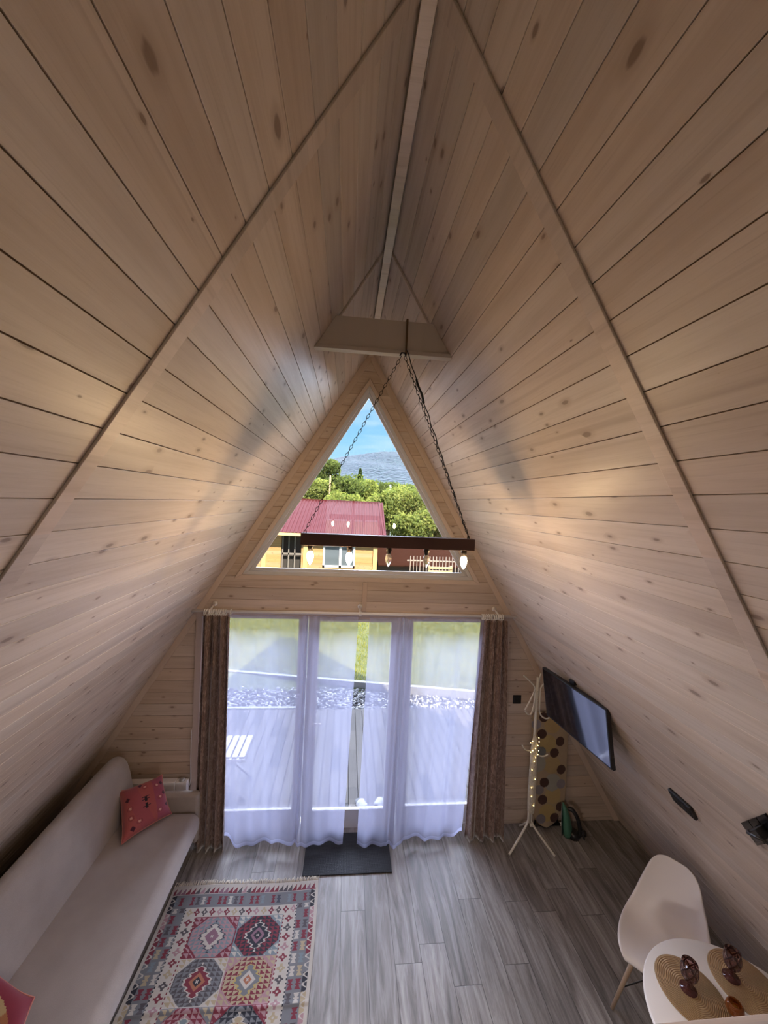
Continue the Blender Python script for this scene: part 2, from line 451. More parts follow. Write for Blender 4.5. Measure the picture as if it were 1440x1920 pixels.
# door set: two fixed side lights and a middle door
def glazed(name, x0, x1, gx0, gx1, gz0, gz1, label, y0=D+.03, y1=D+.095, inner=True, kind='structure'):
    t = thing(name, (0.5*(x0+x1), y0, 0), label, None); t['kind'] = kind
    b = MB(); z1 = DOZ
    b.box(x0, gx0, y0, y1, 0, z1); b.box(gx1, x1, y0, y1, 0, z1); b.box(gx0, gx1, y0, y0+.03, 0, gz0); b.box(gx0, gx1, y0+.03, y1, 0, gz0-.036); b.box(gx0, gx1, y0, y1, gz1, z1)
    child(b, 'frame', M['pvc'], t, bevel=.004)
    b = MB(); e = .012                    # glazing bead
    for a in ((gx0-e, gx0+e*.6, gz0-e, gz1+e), (gx1-e*.6, gx1+e, gz0-e, gz1+e), (gx0, gx1, gz0-e, gz0+e*.6), (gx0, gx1, gz1-e*.6, gz1+e)):
        b.box(a[0], a[1], y0-.007, y0+.02, a[2], a[3])
    child(b, 'glazing_bead', M['pvc'], t, bevel=.002)
    b = MB(); b.box(gx0-.005, gx1+.005, y0+.022, y0+.028, gz0-.005, gz1+.005); child(b, 'pane', M['pane'], t)
    return t
glazed('window_2', -1.44, -.485, -1.355, -.56, .185, 2.035, 'left fixed glass panel beside the terrace door')
glazed('window_3', .445, 1.44, .525, 1.355, .185, 2.03, 'right fixed glass panel beside the terrace door')
dr = glazed('door_1', -.475, .435, -.378, .322, .18, 2.022, 'white framed glass terrace door in the middle', y0=D+.012)
b = MB(); b.box(-.435, -.405, D+.002, D+.012, .98, 1.10); b.tube([(-.42, D+.005, 1.06), (-.42, D-.045, 1.06), (-.40, D-.052, 1.06), (-.31, D-.05, 1.055)], .009)
child(b, 'handle', M['white'], dr)
# outer sill under the door set
b = MB(); b.box(-1.44, 1.44, D+.02, D+.16, -.05, .004); trim(b, mt=M['pvc'], label='door threshold')

# loft floor edge under the photographer
b = MB(); zl = 1.66; 
b.box(-halfw(zl)+.01, halfw(zl)-.01, YB, 1.0, zl-.16, zl-.02)
o = b.build('floor_loft', M['trimw']); struct(o, 'loft floor under the camera')
b = MB(); b.box(-halfw(zl)+.03, halfw(zl)-.03, .98, 1.016, zl-.2, zl); trim(b, label='edge board of the loft')

# ================================================================ pendant lamp
LY = 2.1
lamp = thing('pendant_lamp', (.076, LY, 2.95), 'dark red-brown wooden beam lamp hanging on chains with five candle bulbs', 'lamp')
X0, X1 = -.401, .553; ZT0, ZT1 = 2.984, 2.979
b = MB(); b.box(X0, X1, LY-.03, LY+.03, 2.918, 2.982); child(b, 'beam', M['beam'], lamp, bevel=.002)
def chain(b, p0, p1, ll=.030, sag=.0, flip=0):
    p0, p1 = Vector(p0), Vector(p1); L = (p1-p0).length; n = int(L/(ll*.78)); d = (p1-p0).normalized()
    s = d.cross(Vector((0, 1, 0))).normalized(); y = d.cross(s)
    for i in range(n):
        c = p0 + d*(i+.5)*L/n; a = s if (i+flip) % 2 else y
        pts = []
        for k in range(14):
            t = 2*PI*k/14; pts.append(c + d*(ll/2)*math.cos(t) + a*(.0065)*math.sin(t))
        b.tube(pts, .0015, 5, closed=True)
HOOK = (.093, 2.075, 3.955)
b = MB(); chain(b, (X0+.02, LY, 2.995), HOOK); child(b, 'chain', M['iron'], lamp)
b = MB(); chain(b, (X1-.03, LY, 2.995), (HOOK[0]+.02, HOOK[1], HOOK[2])); child(b, 'chain', M['iron'], lamp)
b = MB(); b.tube([(.085, 2.07, 3.955), (.093, 2.068, 3.972), (.11, 2.068, 3.972), (.118, 2.07, 3.955)], .004, 6); child(b, 'hook', M['iron'], lamp)
for x in (X0+.02, X1-.03):
    b = MB(); b.tube([(x-.006, LY, 2.98), (x-.006, LY, 2.995), (x, LY, 3.0), (x+.006, LY, 2.995), (x+.006, LY, 2.98)], .002, 5); child(b, 'hook', M['iron'], lamp)
pts = []
for i in range(41):
    t = i/40; p = Vector((.119, 2.068, 3.99)).lerp(Vector((X1-.028, LY, 2.985)), t)
    if t > .02: p += Vector((math.sin(t*60)*.003, math.cos(t*47)*.003, 0))
    pts.append(p)
b = MB(); b.tube(pts, .0028, 6); b.tube(pts[6:12], .0065, 8); child(b, 'power_cord', M['black'], lamp)
b = MB(); b.box(.112, .122, 2.068, 2.074, 3.965, 4.15); b.box(.112, .122, 2.068, 2.125, 4.15, 4.154); child(b, 'strap', mat('brown_strap', (.11,.055,.02), .7), lamp)
for i, bx in enumerate((-.349, -.139, .077, .289, .502)):
    lit = i in (0, 1, 4)
    b = MB(); b.lathe([(.010, 0), (.016, -.004), (.016, -.018), (.0115, -.024), (.0115, -.034), (.004, -.036)], 20, (bx, LY, 2.918))
    s = child(b, 'socket', M['cream'] if 0 else M['iron'], lamp)
    b = MB(); b.lathe([(.008, -.030), (.011, -.036), (.0165, -.048), (.0185, -.060), (.017, -.074), (.0125, -.088), (.0065, -.100), (.0015, -.108)], 20, (bx, LY, 2.918))
    q = b.build('bulb', M['bulb_on'] if lit else M['bulb_off']); q.parent = s
    q['label'] = 'glowing candle bulb' if lit else 'unlit clear candle bulb'

# ================================================================ curtains
rod = thing('curtain_rod', (0, 3.5, 2.14), 'thin white curtain rod above the glazed door', 'curtain rod')
b = MB(); b.tube([(-1.50, 3.5, 2.14), (1.49, 3.5, 2.14)], .0125, 12); child(b, 'rod', M['white'], rod)
for x in (-1.33, 0.0, 1.32):
    b = MB(); b.tube([(x, 3.5, 2.14), (x, D-.02, 2.17)], .008, 8)
    b.lathe([(.0, 0), (.022, .002), (.022, .012), (.0, .016)], 16, (0, 0, 0))
    # rotate last lathe onto wall
    n0 = len(b.v) - 16*4
    for i in range(n0, len(b.v)):
        vx, vy, vz = b.v[i]; b.v[i] = (x+vx, D-.002-vz, 2.17+vy)
    b.lathe([(.014, -.016), (.018, 0), (.014, .016)], 14, (x, 3.5, 2.14))
    child(b, 'bracket', M['white'], rod)

def velvet_curtain(name, xt0, xt1, xb0, xb1, folds, seed, label, edge=None):
    rnd = random.Random(seed)
    t = thing(name, (.5*(xt0+xt1), 3.5, 0), label, 'curtain', 'brown velvet curtains')
    nx, nz = 120, 50; vs = []; fs = []
    ph = [rnd.uniform(0, 6.28) for _ in range(4)]
    for j in range(nz+1):
        w = j/nz; z = .008 + (2.100-.008)*w; k = 1-w
        for i in range(nx+1):
            u = i/nx
            top = xt0 + (xt1-xt0)*u; bot = xb0 + (xb1-xb0)*u
            s = k**.8; x = top*(1-s) + bot*s
            amp = .021 + .010*k**.7
            a = 2*PI*folds*u + ph[0] + .5*math.sin(2.2*k+ph[1])
            y = 3.5 - .01 + amp*math.sin(a) + .38*amp*math.sin(2.3*a+ph[2]+k) + .008*(1-k)*math.sin(2*PI*13*u+ph[1]) - .02*k
            x += .22*amp*math.sin(a*1.0+1.2+ph[3])*(.5+.5*k)
            z2 = z
            vs.append((x, y, z2))
    for j in range(nz):
        for i in range(nx):
            a = j*(nx+1)+i; fs.append((a, a+1, a+nx+2, a+nx+1))
    b = MB(); b.add(vs, fs, 0, True)
    o = child(b, 'drape', M['velvet'], t, recalc=False)
    md = o.modifiers.new('s', 'SOLIDIFY'); md.thickness = .004
    for i in range(11):
        u = (i+.3)/11; x = xt0 + (xt1-xt0)*(u*.97)
        if i == 10 and edge is not None: x = edge
        b = MB(); pts = [(x + .004*math.sin(i*2.1)*math.cos(a), 3.5 + .025*math.cos(a), 2.131 + .025*math.sin(a)) for a in [2*PI*k/20 for k in range(20)]]
        b.tube(pts, .0042, 6, closed=True); child(b, 'curtain_ring', M['ring'], t)
    return t
velvet_curtain('curtain', -1.375, -1.15, -1.385, -1.12, 3.6, 3, 'brown velvet curtain gathered left of the door beside the sofa', edge=-1.145)
velvet_curtain('curtain', 1.145, 1.395, 1.085, 1.45, 3.4, 8, 'brown velvet curtain gathered right of the door near the coat rack', edge=1.16)

def sheer_curtain(x0t, x1t, x0b, x1b, y, bot, seed, label, bunch):
    t = thing('sheer_curtain', (.5*(x0t+x1t), y, 0), label, 'curtain', 'sheer white curtains')
    nx, nz = 160, 60; vs = []
    rnd = random.Random(seed); ph = [rnd.uniform(0, 6.28) for _ in range(5)]
    def P(u, w):
        k = 1-w
        s = k; x = (x0t+(x1t-x0t)*u)*(1-s) + (x0b+(x1b-x0b)*u)*s
        zb = bot(u); z = zb + (2.122-zb)*w
        a = 2*PI*u
        yy = y + .016*math.sin(a*3.2+ph[0]+.6*k) + .010*math.sin(a*7.1+ph[1]-.8*k)*(0.4+k) - .05*k*k*math.exp(-((u-bunch)/.12)**2)
        yy += .022*math.exp(-((u-bunch)/.05)**2)*math.sin(a*14)
        x += .012*math.sin(a*5.3+ph[2])*(1-abs(2*u-1))
        return (x, yy, z)
    hemw = .985
    for nm, m, w0, w1, n in (('voile', M['sheer'], 0.016, 1, nz), ('hem', M['hem'], 0, .016, 3)):
        vs = [P(i/nx, w0+(w1-w0)*j/n) for j in range(n+1) for i in range(nx+1)]
        fs = [(j*(nx+1)+i, j*(nx+1)+i+1, (j+1)*(nx+1)+i+1, (j+1)*(nx+1)+i) for j in range(n) for i in range(nx)]
        b = MB(); b.add(vs, fs, 0, True); child(b, nm, m, t, recalc=False)
    return t
def lerpf(pts):
    def f(u):
        for (a, va), (c, vc) in zip(pts[:-1], pts[1:]):
            if u <= c:
                s = (u-a)/(c-a); s = s*s*(3-2*s); return va + (vc-va)*s
        return pts[-1][1]
    return f
sheer_curtain(-1.16, -.015, -1.125, -.07, 3.46, lerpf([(0, .13), (.12, .05), (.22, .04), (.4, .075), (.6, .06), (.8, .045), (1, .022)]), 4, 'sheer white curtain covering the left half of the glazed door', .62)
sheer_curtain(.085, 1.15, .06, 1.04, 3.45, lerpf([(0, .022), (.12, .012), (.22, .015), (.34, .05), (.5, .065), (.65, .05), (.85, .045), (1, .12)]), 9, 'sheer white curtain covering the right half of the glazed door', .32)

# ================================================================ sofa
def rbox(x0, x1, y0, y1, z0, z1, shear=0, name='x', m=None, parent=None, r=.05, seg=5, lean=0):
    b = MB(); b.box(x0, x1, y0, y1, z0, z1)
    if lean: b.v = [(x + (z-z0)*lean, y, z) for x, y, z in b.v]
    return child(b, name, m, parent, bevel=r, seg=seg)
sofa = thing('sofa', (-1.7, 2.3, 0), 'long taupe fabric sofa standing against the left slope', 'sofa')
b = MB(); b.box(-1.96, -1.298, 1.25, 3.40, .27, .44)
o = child(b, 'seat', M['sofa'], sofa, bevel=.075, seg=6)
b = MB(); vs = []
prof = [(-1.885, .30), (-1.89, .45), (-1.925, .66), (-1.955, .80), (-1.985, .87), (-2.03, .895), (-2.08, .885), (-2.115, .84), (-2.12, .70), (-2.10, .30)]
def backsec(y, s):
    cx, cz = -2.02, .6
    return [((p[0]-cx)*(s if i not in (0, 9) else 1)+cx, y, (p[1]-.3)*s+.3) for i, p in enumerate(prof)]
secs = [(1.25, 1), (3.36, 1), (3.44, .985), (3.49, .95), (3.515, .88), (3.52, .80)]
for y, s in secs: vs += backsec(y, s)
n = len(prof); fs = []
for k in range(len(secs)-1):
    for i in range(n): fs.append((k*n+i, k*n+(i+1) % n, (k+1)*n+(i+1) % n, (k+1)*n+i))
fs += [tuple(range(n)), tuple(range((len(secs)-1)*n, len(secs)*n))]
b.add(vs, fs, 0, True); child(b, 'backrest', M['sofa'], sofa, sub=2)
b = MB(); b.box(-1.97, -1.335, 3.405, 3.475, .12, .565); child(b, 'armrest', M['sofa'], sofa, bevel=.03, seg=5)
b = MB(); b.box(-1.95, -1.41, 1.27, 3.38, .06, .285); child(b, 'base', mat('dark_base_cloth', (.02,.018,.018), .9), sofa)
for x, y in ((-1.44, 3.33), (-1.44, 1.35), (-1.9, 3.33), (-1.9, 1.35)):
    b = MB(); b.lathe([(.018, 0), (.025, .08)], 12, (x, y, 0)); child(b, 'leg', M['black'], sofa)

def pillow(name, TL, TR, BR, BL, puff, m, colf, label, front):
    TL, TR, BR, BL = map(Vector, (TL, TR, BR, BL)); N = 56
    nrm = (TR-BL).cross(TL-BR).normalized()
    if nrm.dot(Vector(front)) < 0: nrm = -nrm
    t = thing(name, (TL+TR+BR+BL)/4 - Vector((0, 0, .1)), label, 'cushion', 'red cushions on the sofa')
    rn = random.Random(3)
    def P(u, v, s):
        p = (BL*(1-u)+BR*u)*(1-v) + (TL*(1-u)+TR*u)*v
        c = (TL+TR+BR+BL)/4
        du, dv = 2*u-1, 2*v-1
        pinch = .085*(1-du**4)*abs(dv)**3 + .085*(1-dv**4)*abs(du)**3
        p = p + (c-p)*pinch
        h = ((1-du**4)*(1-dv**4))**.55*puff + .004*math.sin(9*u+3*v)*math.sin(7*v)
        return p + nrm*(h*s)
    for nm, s in (('front_cover', 1), ('back_cover', -1)):
        o = grid_cloth(nm, N, N, lambda u, v: tuple(P(u, v, s)), colf, m); o.parent = t; o.matrix_parent_inverse = Matrix.Translation(-t.location)
    b = MB(); pts = [P(k/20, 0, 0) for k in range(20)]+[P(1, k/20, 0) for k in range(20)]+[P(1-k/20, 1, 0) for k in range(20)]+[P(0, 1-k/20, 0) for k in range(20)]
    b.tube(pts, .004, 6, closed=True); child(b, 'piping', mat('rose_piping', (.55,.22,.18), .9), t)
    return t
def pcol1(u, v):
    du, dv = (u-.5)*2, (v-.5)*2
    base = (.46,.105,.10) if math.sin(u*9+v*3) > -.3 else (.42,.09,.11)
    if u > .72: base = (.38,.08,.13)
    # small comb motif in the middle
    a, c = abs(du-.06), dv
    if a < .055 and .04 < abs(c) < .26: return (.02,.01,.02)
    if a < .16 and .04 < abs(c) < .26 and int((c+1)*22) % 3 == 0: return (.06,.02,.04)
    for (x, y) in ((.62,.55),(.66,-.05),(.55,-.62),(-.62,-.35),(-.62,.02),(.1,.68),(-.3,-.62)):
        r = math.hypot((du-x)*1.0, (dv-y)*1.25)
        if r < .06: return (.75,.40,.34)
        if .10 < r < .13: return (.32,.06,.07)
    for (x, y) in ((-.72,.42),(-.1,.84),(.84,.62),(.9,-.5),(-.6,-.78),(.88,.1)):
        if abs(du-x)+abs(dv-y) < .11: return (.07,.01,.035)
    return base
M['pk'] = attr_mat('cushion_weave', .85, .3, 700)
pillow('cushion', (-1.95,3.33,.665), (-1.665,3.46,.71), (-1.52,3.33,.462), (-1.765,3.045,.462), .065, M['pk'], pcol1, 'red cushion with dark motifs leaning in the far corner of the sofa', (.6,-.8,.6))
def pcol2(u, v):
    du, dv = (u-.42)*2, (v-.4)*2
    r = math.hypot(du, dv)
    if r < .85 and math.sin(du*9+math.sin(dv*7)*2) > -.1: return (.52,.36,.17)
    if r < .85: return (.42,.16,.06)
    return (.27,.02,.045)
pillow('cushion', (-1.98,2.13,.72), (-1.64,2.055,.56), (-1.52,1.72,.46), (-1.87,1.72,.52), .06, M['pk'], pcol2, 'crimson cushion with a yellowish centre at the near end of the sofa', (.4,-.2,.9))

# panel heater behind the sofa arm
ht = thing('panel_heater', (-1.75, 3.6, .3), 'low white panel heater with a knob on the gable wall behind the sofa', 'heater')
b = MB(); b.box(-2.0, -1.60, 3.565, 3.63, .25, .555); child(b, 'body', M['white'], ht, bevel=.006)
b = MB(); b.box(-1.60, -1.50, 3.57, 3.63, .25, .55); child(b, 'end_cap', M['white'], ht, bevel=.006)
b = MB(); b.lathe([(.024, 0), (.024, .014), (.016, .02)], 20, (-1.55, 3.60, .55)); child(b, 'knob', mat('grey_knob', (.45,.44,.44), .4), ht)
b = MB(); b.tube([(-1.515, 3.60, .53), (-1.49, 3.61, .49), (-1.482, 3.62, .55), (-1.492, 3.628, .7), (-1.495, 3.63, 1.0)], .003, 6); child(b, 'cable', M['white'], ht)

# ================================================================ rug
CR=(.56,.50,.43); BU=(.20,.012,.03); GR=(.185,.185,.195); CH=(.075,.062,.068); TE=(.20,.245,.265); PK=(.42,.235,.25); TN=(.46,.36,.22); RU=(.40,.14,.065); BK=(.008,.009,.02); YE=(.50,.37,.12); MV=(.26,.125,.17); NV=(.05,.055,.08)
RL, RW_ = 1.80, 1.145
def hour(a, c, col, bg):
    # two triangles point to point with a cross bar
    a, c = abs(a), abs(c)
    if c < .78 and a < .16 + c*.75: return col
    if c < .12 and a < .7: return col
    return bg
MED = [ # (field bg, octagon a, octagon b, zigzag, ring1, ring2, core)
 (BU,PK,TE,NV,CR,MV,MV), (TE,BU,BK,CR,BK,MV,BK), (CR,GR,CH,CR,BU,RU,BK), (PK,TN,BU,YE,GR,CR,RU),
 (GR,BU,PK,CR,TE,CR,BK), (BU,BK,GR,CR,TN,RU,BK), (TE,PK,BU,NV,CR,MV,MV), (CR,BU,CH,CR,BK,YE,BU),
 (PK,GR,TE,YE,BU,CR,RU), (BU,TE,BK,CR,MV,CR,BK), (GR,PK,CH,CR,RU,BU,BK), (TE,BU,PK,CR,GR,YE,BK)]
def rugcol(u, v):
    # u 0..1 across, v 0..1 from far end to near end
    x = u*RW_; y = v*RL
    yy = min(y, RL-y); xx = min(x, RW_-x)
    if yy < .018: return CR
    if yy < .075 and xx > .02:
        k = int(x/.036); f = (x/.036) % 1; g = (yy-.02)/.05
        cols = [CR, MV, MV, BU, BU, BU, CH, CH, PK, CH, BU, BU, BU]
        cc = cols[(k*7//5) % 13]
        if cc == CR: cc = BU
        return cc if (0 <= g <= 1 and f > 1-g) else (CR if g < .5 or f < .5 else CR)
    if xx < .055:
        if xx < .012: return CR
        # running hooks
        k = int(y/.052); f = (y/.052) % 1; a = (xx-.012)/.043
        cc = [BK, BK, PK, BU, BU, CR, BK, TN, PK][(k//2) % 9]
        if cc == CR: cc = GR
        s = .5+.42*math.sin(2*PI*f)
        if abs(a-s) < .17: return CR
        return cc if a > s else (CR if a < .25 else cc)
    if yy < .175 or xx < .165:
        if yy < .175 and not (xx < .165 and yy > .175):
            k = int(x/.041); f = ((x/.041) % 1)*2-1; g = (yy-.125)/.038
            cc = [GR, TE, BU, GR, BU, CH, CR, BU, GR, BU, BU, CR, CH, BU, GR, BU, BU, TE, GR, BU, NV][k % 21]
            if cc == GR: return GR
            return hour(f, g, cc, GR)
        if xx > .158 : return BK if int(y/.011) % 2 else CR
        k = int(y/.072); f = ((xx-.058)/.05); kk = int(f); f2 = (f % 1)*2-1; g = ((y/.072) % 1)*2.1-1.05
        pal = [TN, CR, BU, BU, CR, CH, BU, GR, CH, BU, BU, CR, TN, BU, TE, CR]
        cc = pal[(k*2+kk) % 16]
        return hour(f2, g, cc, GR) if cc != GR else GR
    if yy < .245 or xx < .252:
        # cream band with small ringed diamonds
        if xx < .252 and yy > .245: a = ((y/.062) % 1)*2-1; c = (xx-.208)/.030; k = int(y/.062)
        else: a = ((x/.055) % 1)*2-1; c = (yy-.210)/.030; k = int(x/.055)
        if xx > .243 and xx < .252 and yy > .25: return BU if int(y/.012) % 2 else CR
        r = abs(a)*1.0+abs(c)*.9
        cc = [CH, BU, PK, TN, BU, CH, BU, PK, BU, TN][k % 10]
        if r < .28: return CR
        if r < .72: return cc
        if abs(a) < .2 and abs(c) < .9 or abs(c) < .25 and abs(a) < .8: return cc
        return CR
    # centre field
    fw_ = RW_-2*.252; fh = RL-2*.245; rows = 5
    cxn = (x-.252)/(fw_/2); cyn = (y-.245)/(fh/rows)
    i, j = min(int(cxn), 1), min(int(cyn), rows-1)
    a, c = ((cxn % 1)*2-1), ((cyn % 1)*2-1)
    bg, oa, ob_, zz, r1, r2, core = MED[(j*2+i) % 12]
    A_, C_ = abs(a), abs(c)
    if C_ > .965 or A_ > .975: return bg
    m = A_*1.12+C_*.88
    tooth = .16*abs(((c*4.5+9) % 1)*2-1)
    if abs(A_-C_) < .03 and m < .10: return CR
    if m < .20: return core
    if m < .36: return r2
    if m < .50: return r1
    if m+tooth < .66: return r1 if r1 != zz else oa
    if m+tooth < .75: return zz
    oct_ = max(A_*.98, C_*.96, (A_*1.02+C_*.9)/1.36)
    if oct_ < .93:
        tk = ((c*5+20) % 1); ta = ((A_*4.5) % 1)
        return oa if ta > tk else ob_
    tk = ((c*4+20) % 1); ta = ((a*4+20) % 1)
    if ta > tk and oct_ > 1.0: return PK if bg == BU else (CR if bg == TE else TN)
    return bg
def rugpos(u, v):
    x = -1.408 + u*RW_ + .006*math.sin(v*9); y = 3.145 - v*RL
    z = .007 + .005*math.exp(-((v-.435)/.008)**2) + .006*math.exp(-((u-.5-.02*math.sin(v*8))/.012)**2)*math.exp(-(v/.06)**2)
    y += .006*math.sin(u*7)
    z += .0018*math.sin(u*6+v*11)
    return (x, y, max(z, .006))
rug = thing('rug', (-.85, 2.3, 0), 'patterned red, cream and grey kilim rug with a fringe, beside the sofa', 'rug')
o = grid_cloth('woven_field', 286, 450, rugpos, rugcol, M['kilim'], thick=.004); o.parent = rug; o.matrix_parent_inverse = Matrix.Translation(-rug.location)
for end in (0, 1):
    b = MB(); rr = random.Random(5+end)
    n = 190
    for k in range(n):
        u = (k+rr.random())/n; x0, y0, z0 = rugpos(u, end); s = 1 if end == 0 else -1
        L = rr.uniform(.035, .055); dx = rr.uniform(-.012, .012)
        b.tube([(x0, y0-.004*s, z0), (x0+dx*.5, y0+L*.5*s, .007+rr.uniform(0, .006)), (x0+dx*1.4, y0+L*s, .003)], [.0034, .0030, .0018], 4)
    child(b, 'fringe', mat('cotton_fringe', (.70,.62,.50), .95), rug)

# ================================================================ door mat
dm = MB(); dm.box(-.402, .357, 3.19, 3.60, 0, .009)
mm = mat('black_ribbed_rubber', (.018,.020,.026), .75); t = NT(mm); vec = t.obj()[0]
vo = t.n('ShaderNodeTexVoronoi'); vo.inputs['Scale'].default_value = 110; vo.inputs['Randomness'].default_value = .1; t.l(vec, vo.inputs['Vector'])
t.l(t.mix(t.maprange(vo.outputs['Distance'], .15, .5), (.035,.038,.047), (.008,.009,.012)), t.b.inputs['Base Color']); t.bump(vo.outputs['Distance'], .8, .004)
tag(dm.build('door_mat', mm, bevel=.002), 'dark rubber door mat on the floor at the terrace door', 'door mat')

# ================================================================ TV
c = [Vector(p) for p in ((1.596,3.158,1.799), (1.614,2.429,1.821), (1.700,2.418,1.411), (1.682,3.148,1.388))]
ctr = sum(c, Vector())/4
_R = Matrix.Rotation(math.radians(4.3), 3, 'Z') @ Matrix.Rotation(math.radians(3.5), 3, 'Y'); c = [ctr + _R @ (q - ctr) for q in c]; ux = (c[1]-c[0]).normalized(); uy = (c[0]-c[3]).normalized(); nz = ux.cross(uy).normalized(); uy = nz.cross(ux)
if nz.x > 0: nz = -nz
# local: x = ux, y = uy, z = nz
MT = Matrix(((ux.x,uy.x,nz.x,ctr.x),(ux.y,uy.y,nz.y,ctr.y),(ux.z,uy.z,nz.z,ctr.z),(0,0,0,1)))
tv = bpy.data.objects.new('television', None); link(tv); tv.matrix_world = MT
tag(tv, 'black flat television on a bracket hanging off the right slope', 'television')
hw, hh = .365, .21
b = MB(); b.box(-hw, hw, -hh, hh, -.032, 0); b.box(-hw*.75, hw*.75, -hh*.8, hh*.55, -.055, -.03); b.build('casing', M['black'], tv, bevel=.003)
b = MB(); b.box(-hw+.009, hw-.009, -hh+.014, hh-.009, -.002, .0012); b.build('screen', M['screen'], tv)
b = MB()
p0 = Vector((0, 0, -.055)); inv = MT.inverted()
wall = inv @ Vector((halfw(1.62)-.005, ctr.y-.02, 1.62))
b.box(-.11, .11, -.05, -.02, -.065, -.05); b.box(-.11, .11, .02, .05, -.065, -.05)
b.tube([(0, 0, -.06), (wall.x*.5-.05, wall.y*.5, wall.z*.5-.02), tuple(wall)], .014, 8)
b.build('bracket', M['black'], tv)
b = MB(); b.box(.29, .345, -.235, -.205, -.05, -.03); b.build('mount_tab', M['black'], tv)
b = MB(); b.box(-.06, .0, .205, .235, -.06, -.035); b.build('mount_tab', M['black'], tv)

# ================================================================ small black things on the walls
s = thing('wall_switch', (1.608, D, 1.266), 'small square black switch on the gable wall right of the door', 'switch')
b = MB(); b.box(1.565, 1.651, D-.008, D, 1.223, 1.309); child(b, 'frame', M['black'], s, bevel=.003)
b = MB(); b.box(1.577, 1.639, D-.013, D-.006, 1.235, 1.297); child(b, 'rocker', M['black'], s, bevel=.002)
mr = slope_matrix(1)
def onslope(y, s_, h): return mr @ Vector((y, s_, h))
s2 = bpy.data.objects.new('wall_socket', None); link(s2); s2.matrix_world = mr @ Matrix.Translation((2.025, A/1*0+ (SL - 1.745) , 0))
tag(s2, 'double black wall socket on the right slope between television and chair', 'socket')
b = MB(); b.box(-.078, .078, -.045, .045, 0, .022); b.build('frame', M['black'], s2, bevel=.008)
for x in (-.036, .036):
    b = MB(); b.lathe([(.028, .018), (.028, .0235), (.024, .0235), (.022, .0225)], 24, (x, 0, 0)); b.build('socket_face', M['black'], s2)
# glossy triple frame at the right edge of the picture
e1 = Vector((-.037, -.087)); e2 = Vector((-.060, .075))
s3 = bpy.data.objects.new('socket_strip', None); link(s3)
s3.matrix_world = mr @ Matrix.Translation((1.553, SL-2.085, 0))
tag(s3, 'glossy black socket block with a plug and looped cable at the right edge', 'socket')
def quad(b, o_, a_, c_, z0, z1):
    P = [Vector(o_), Vector(o_)+Vector(a_), Vector(o_)+Vector(a_)+Vector(c_), Vector(o_)+Vector(c_)]
    b.prism([(p.x, p.y) for p in P], 'z', z0, z1)
a_ = (e1.x, -e1.y); c_ = (e2.x, -e2.y)
for k in range(3):
    b = MB(); quad(b, (c_[0]*1.06*k, c_[1]*1.06*k), a_, c_, 0, .011); b.build('socket_frame', M['blackgloss'], s3, bevel=.0015)
b = MB(); ox, oy = c_[0]*1.15+a_[0]*.3, c_[1]*1.15+a_[1]*.3
quad(b, (ox, oy), (a_[0]*.5, a_[1]*.5), (c_[0]*1.1, c_[1]*1.1), .011, .05); b.build('plug', M['black'], s3, bevel=.004)
b = MB(); b.tube([(ox, oy, .04), (ox-.04, oy-.05, .07), (ox-.10, oy-.07, .06), (ox-.15, oy-.03, .03), (ox-.18, oy+.03, .01)], .006, 8); b.build('cable', M['black'], s3)

# ================================================================ coat rack
cr = thing('coat_rack', (1.68, 3.4, 0), 'white metal coat rack on splayed legs standing right of the door', 'coat rack')
def smoothpath(P, n=8):
    P = [Vector(p) for p in P]; out = []
    for i in range(len(P)-1):
        p0 = P[max(i-1, 0)]; p1 = P[i]; p2 = P[i+1]; p3 = P[min(i+2, len(P)-1)]
        for k in range(n):
            t = k/n; out.append(.5*((2*p1)+(-p0+p2)*t+(2*p0-5*p1+4*p2-p3)*t*t+(-p0+3*p1-3*p2+p3)*t**3))
    out.append(P[-1]); return out
Y = 3.4
b = MB(); b.tube([(1.678, Y, .22), (1.682, Y, 1.60)], .0125, 12); child(b, 'pole', M['cream'], cr)
for P in ([(1.665,Y,.50),(1.664,Y,.30),(1.655,Y-.003,.22),(1.57,Y-.04,.12),(1.447,3.303,.008)], [(1.69,Y,.50),(1.69,Y,.30),(1.698,Y-.003,.22),(1.77,Y-.06,.12),(1.868,3.27,.008)], [(1.68,Y+.012,.50),(1.68,Y+.012,.30),(1.68,Y+.02,.22),(1.685,Y+.10,.12),(1.69,3.61,.008)]):
    b = MB(); b.tube(smoothpath(P), .010, 10); child(b, 'leg', M['cream'], cr)
hooks = [
 [(1.672,Y,1.38),(1.668,Y,1.46),(1.650,Y,1.52),(1.60,Y-.01,1.57),(1.533,Y-.02,1.628)],
 [(1.690,Y,1.38),(1.692,Y,1.50),(1.696,Y,1.58),(1.702,Y-.01,1.645)],
 [(1.715,Y,1.30),(1.712,Y,1.46),(1.722,Y,1.515),(1.765,Y,1.556),(1.80,Y,1.58)],
 [(1.712,Y,1.46),(1.712,Y,1.32),(1.720,Y,1.262),(1.745,Y-.005,1.228),(1.78,Y-.01,1.215),(1.808,Y-.01,1.222)],
 [(1.660,Y,1.49),(1.635,Y-.01,1.44),(1.595,Y-.02,1.37),(1.556,Y-.03,1.31)],
 [(1.660,Y,1.46),(1.657,Y,1.33),(1.650,Y,1.28),(1.62,Y-.01,1.258),(1.585,Y-.02,1.268),(1.560,Y-.03,1.30)],
 [(1.668,Y,1.46),(1.64,Y-.04,1.39),(1.61,Y-.06,1.31),(1.59,Y-.07,1.285)],
 [(1.668,Y,.905),(1.63,Y,.905),(1.59,Y-.01,.925),(1.555,Y-.02,.972)],
 [(1.69,Y,.90),(1.71,Y,.875),(1.75,Y-.005,.855),(1.79,Y-.01,.860),(1.815,Y-.01,.875)]]
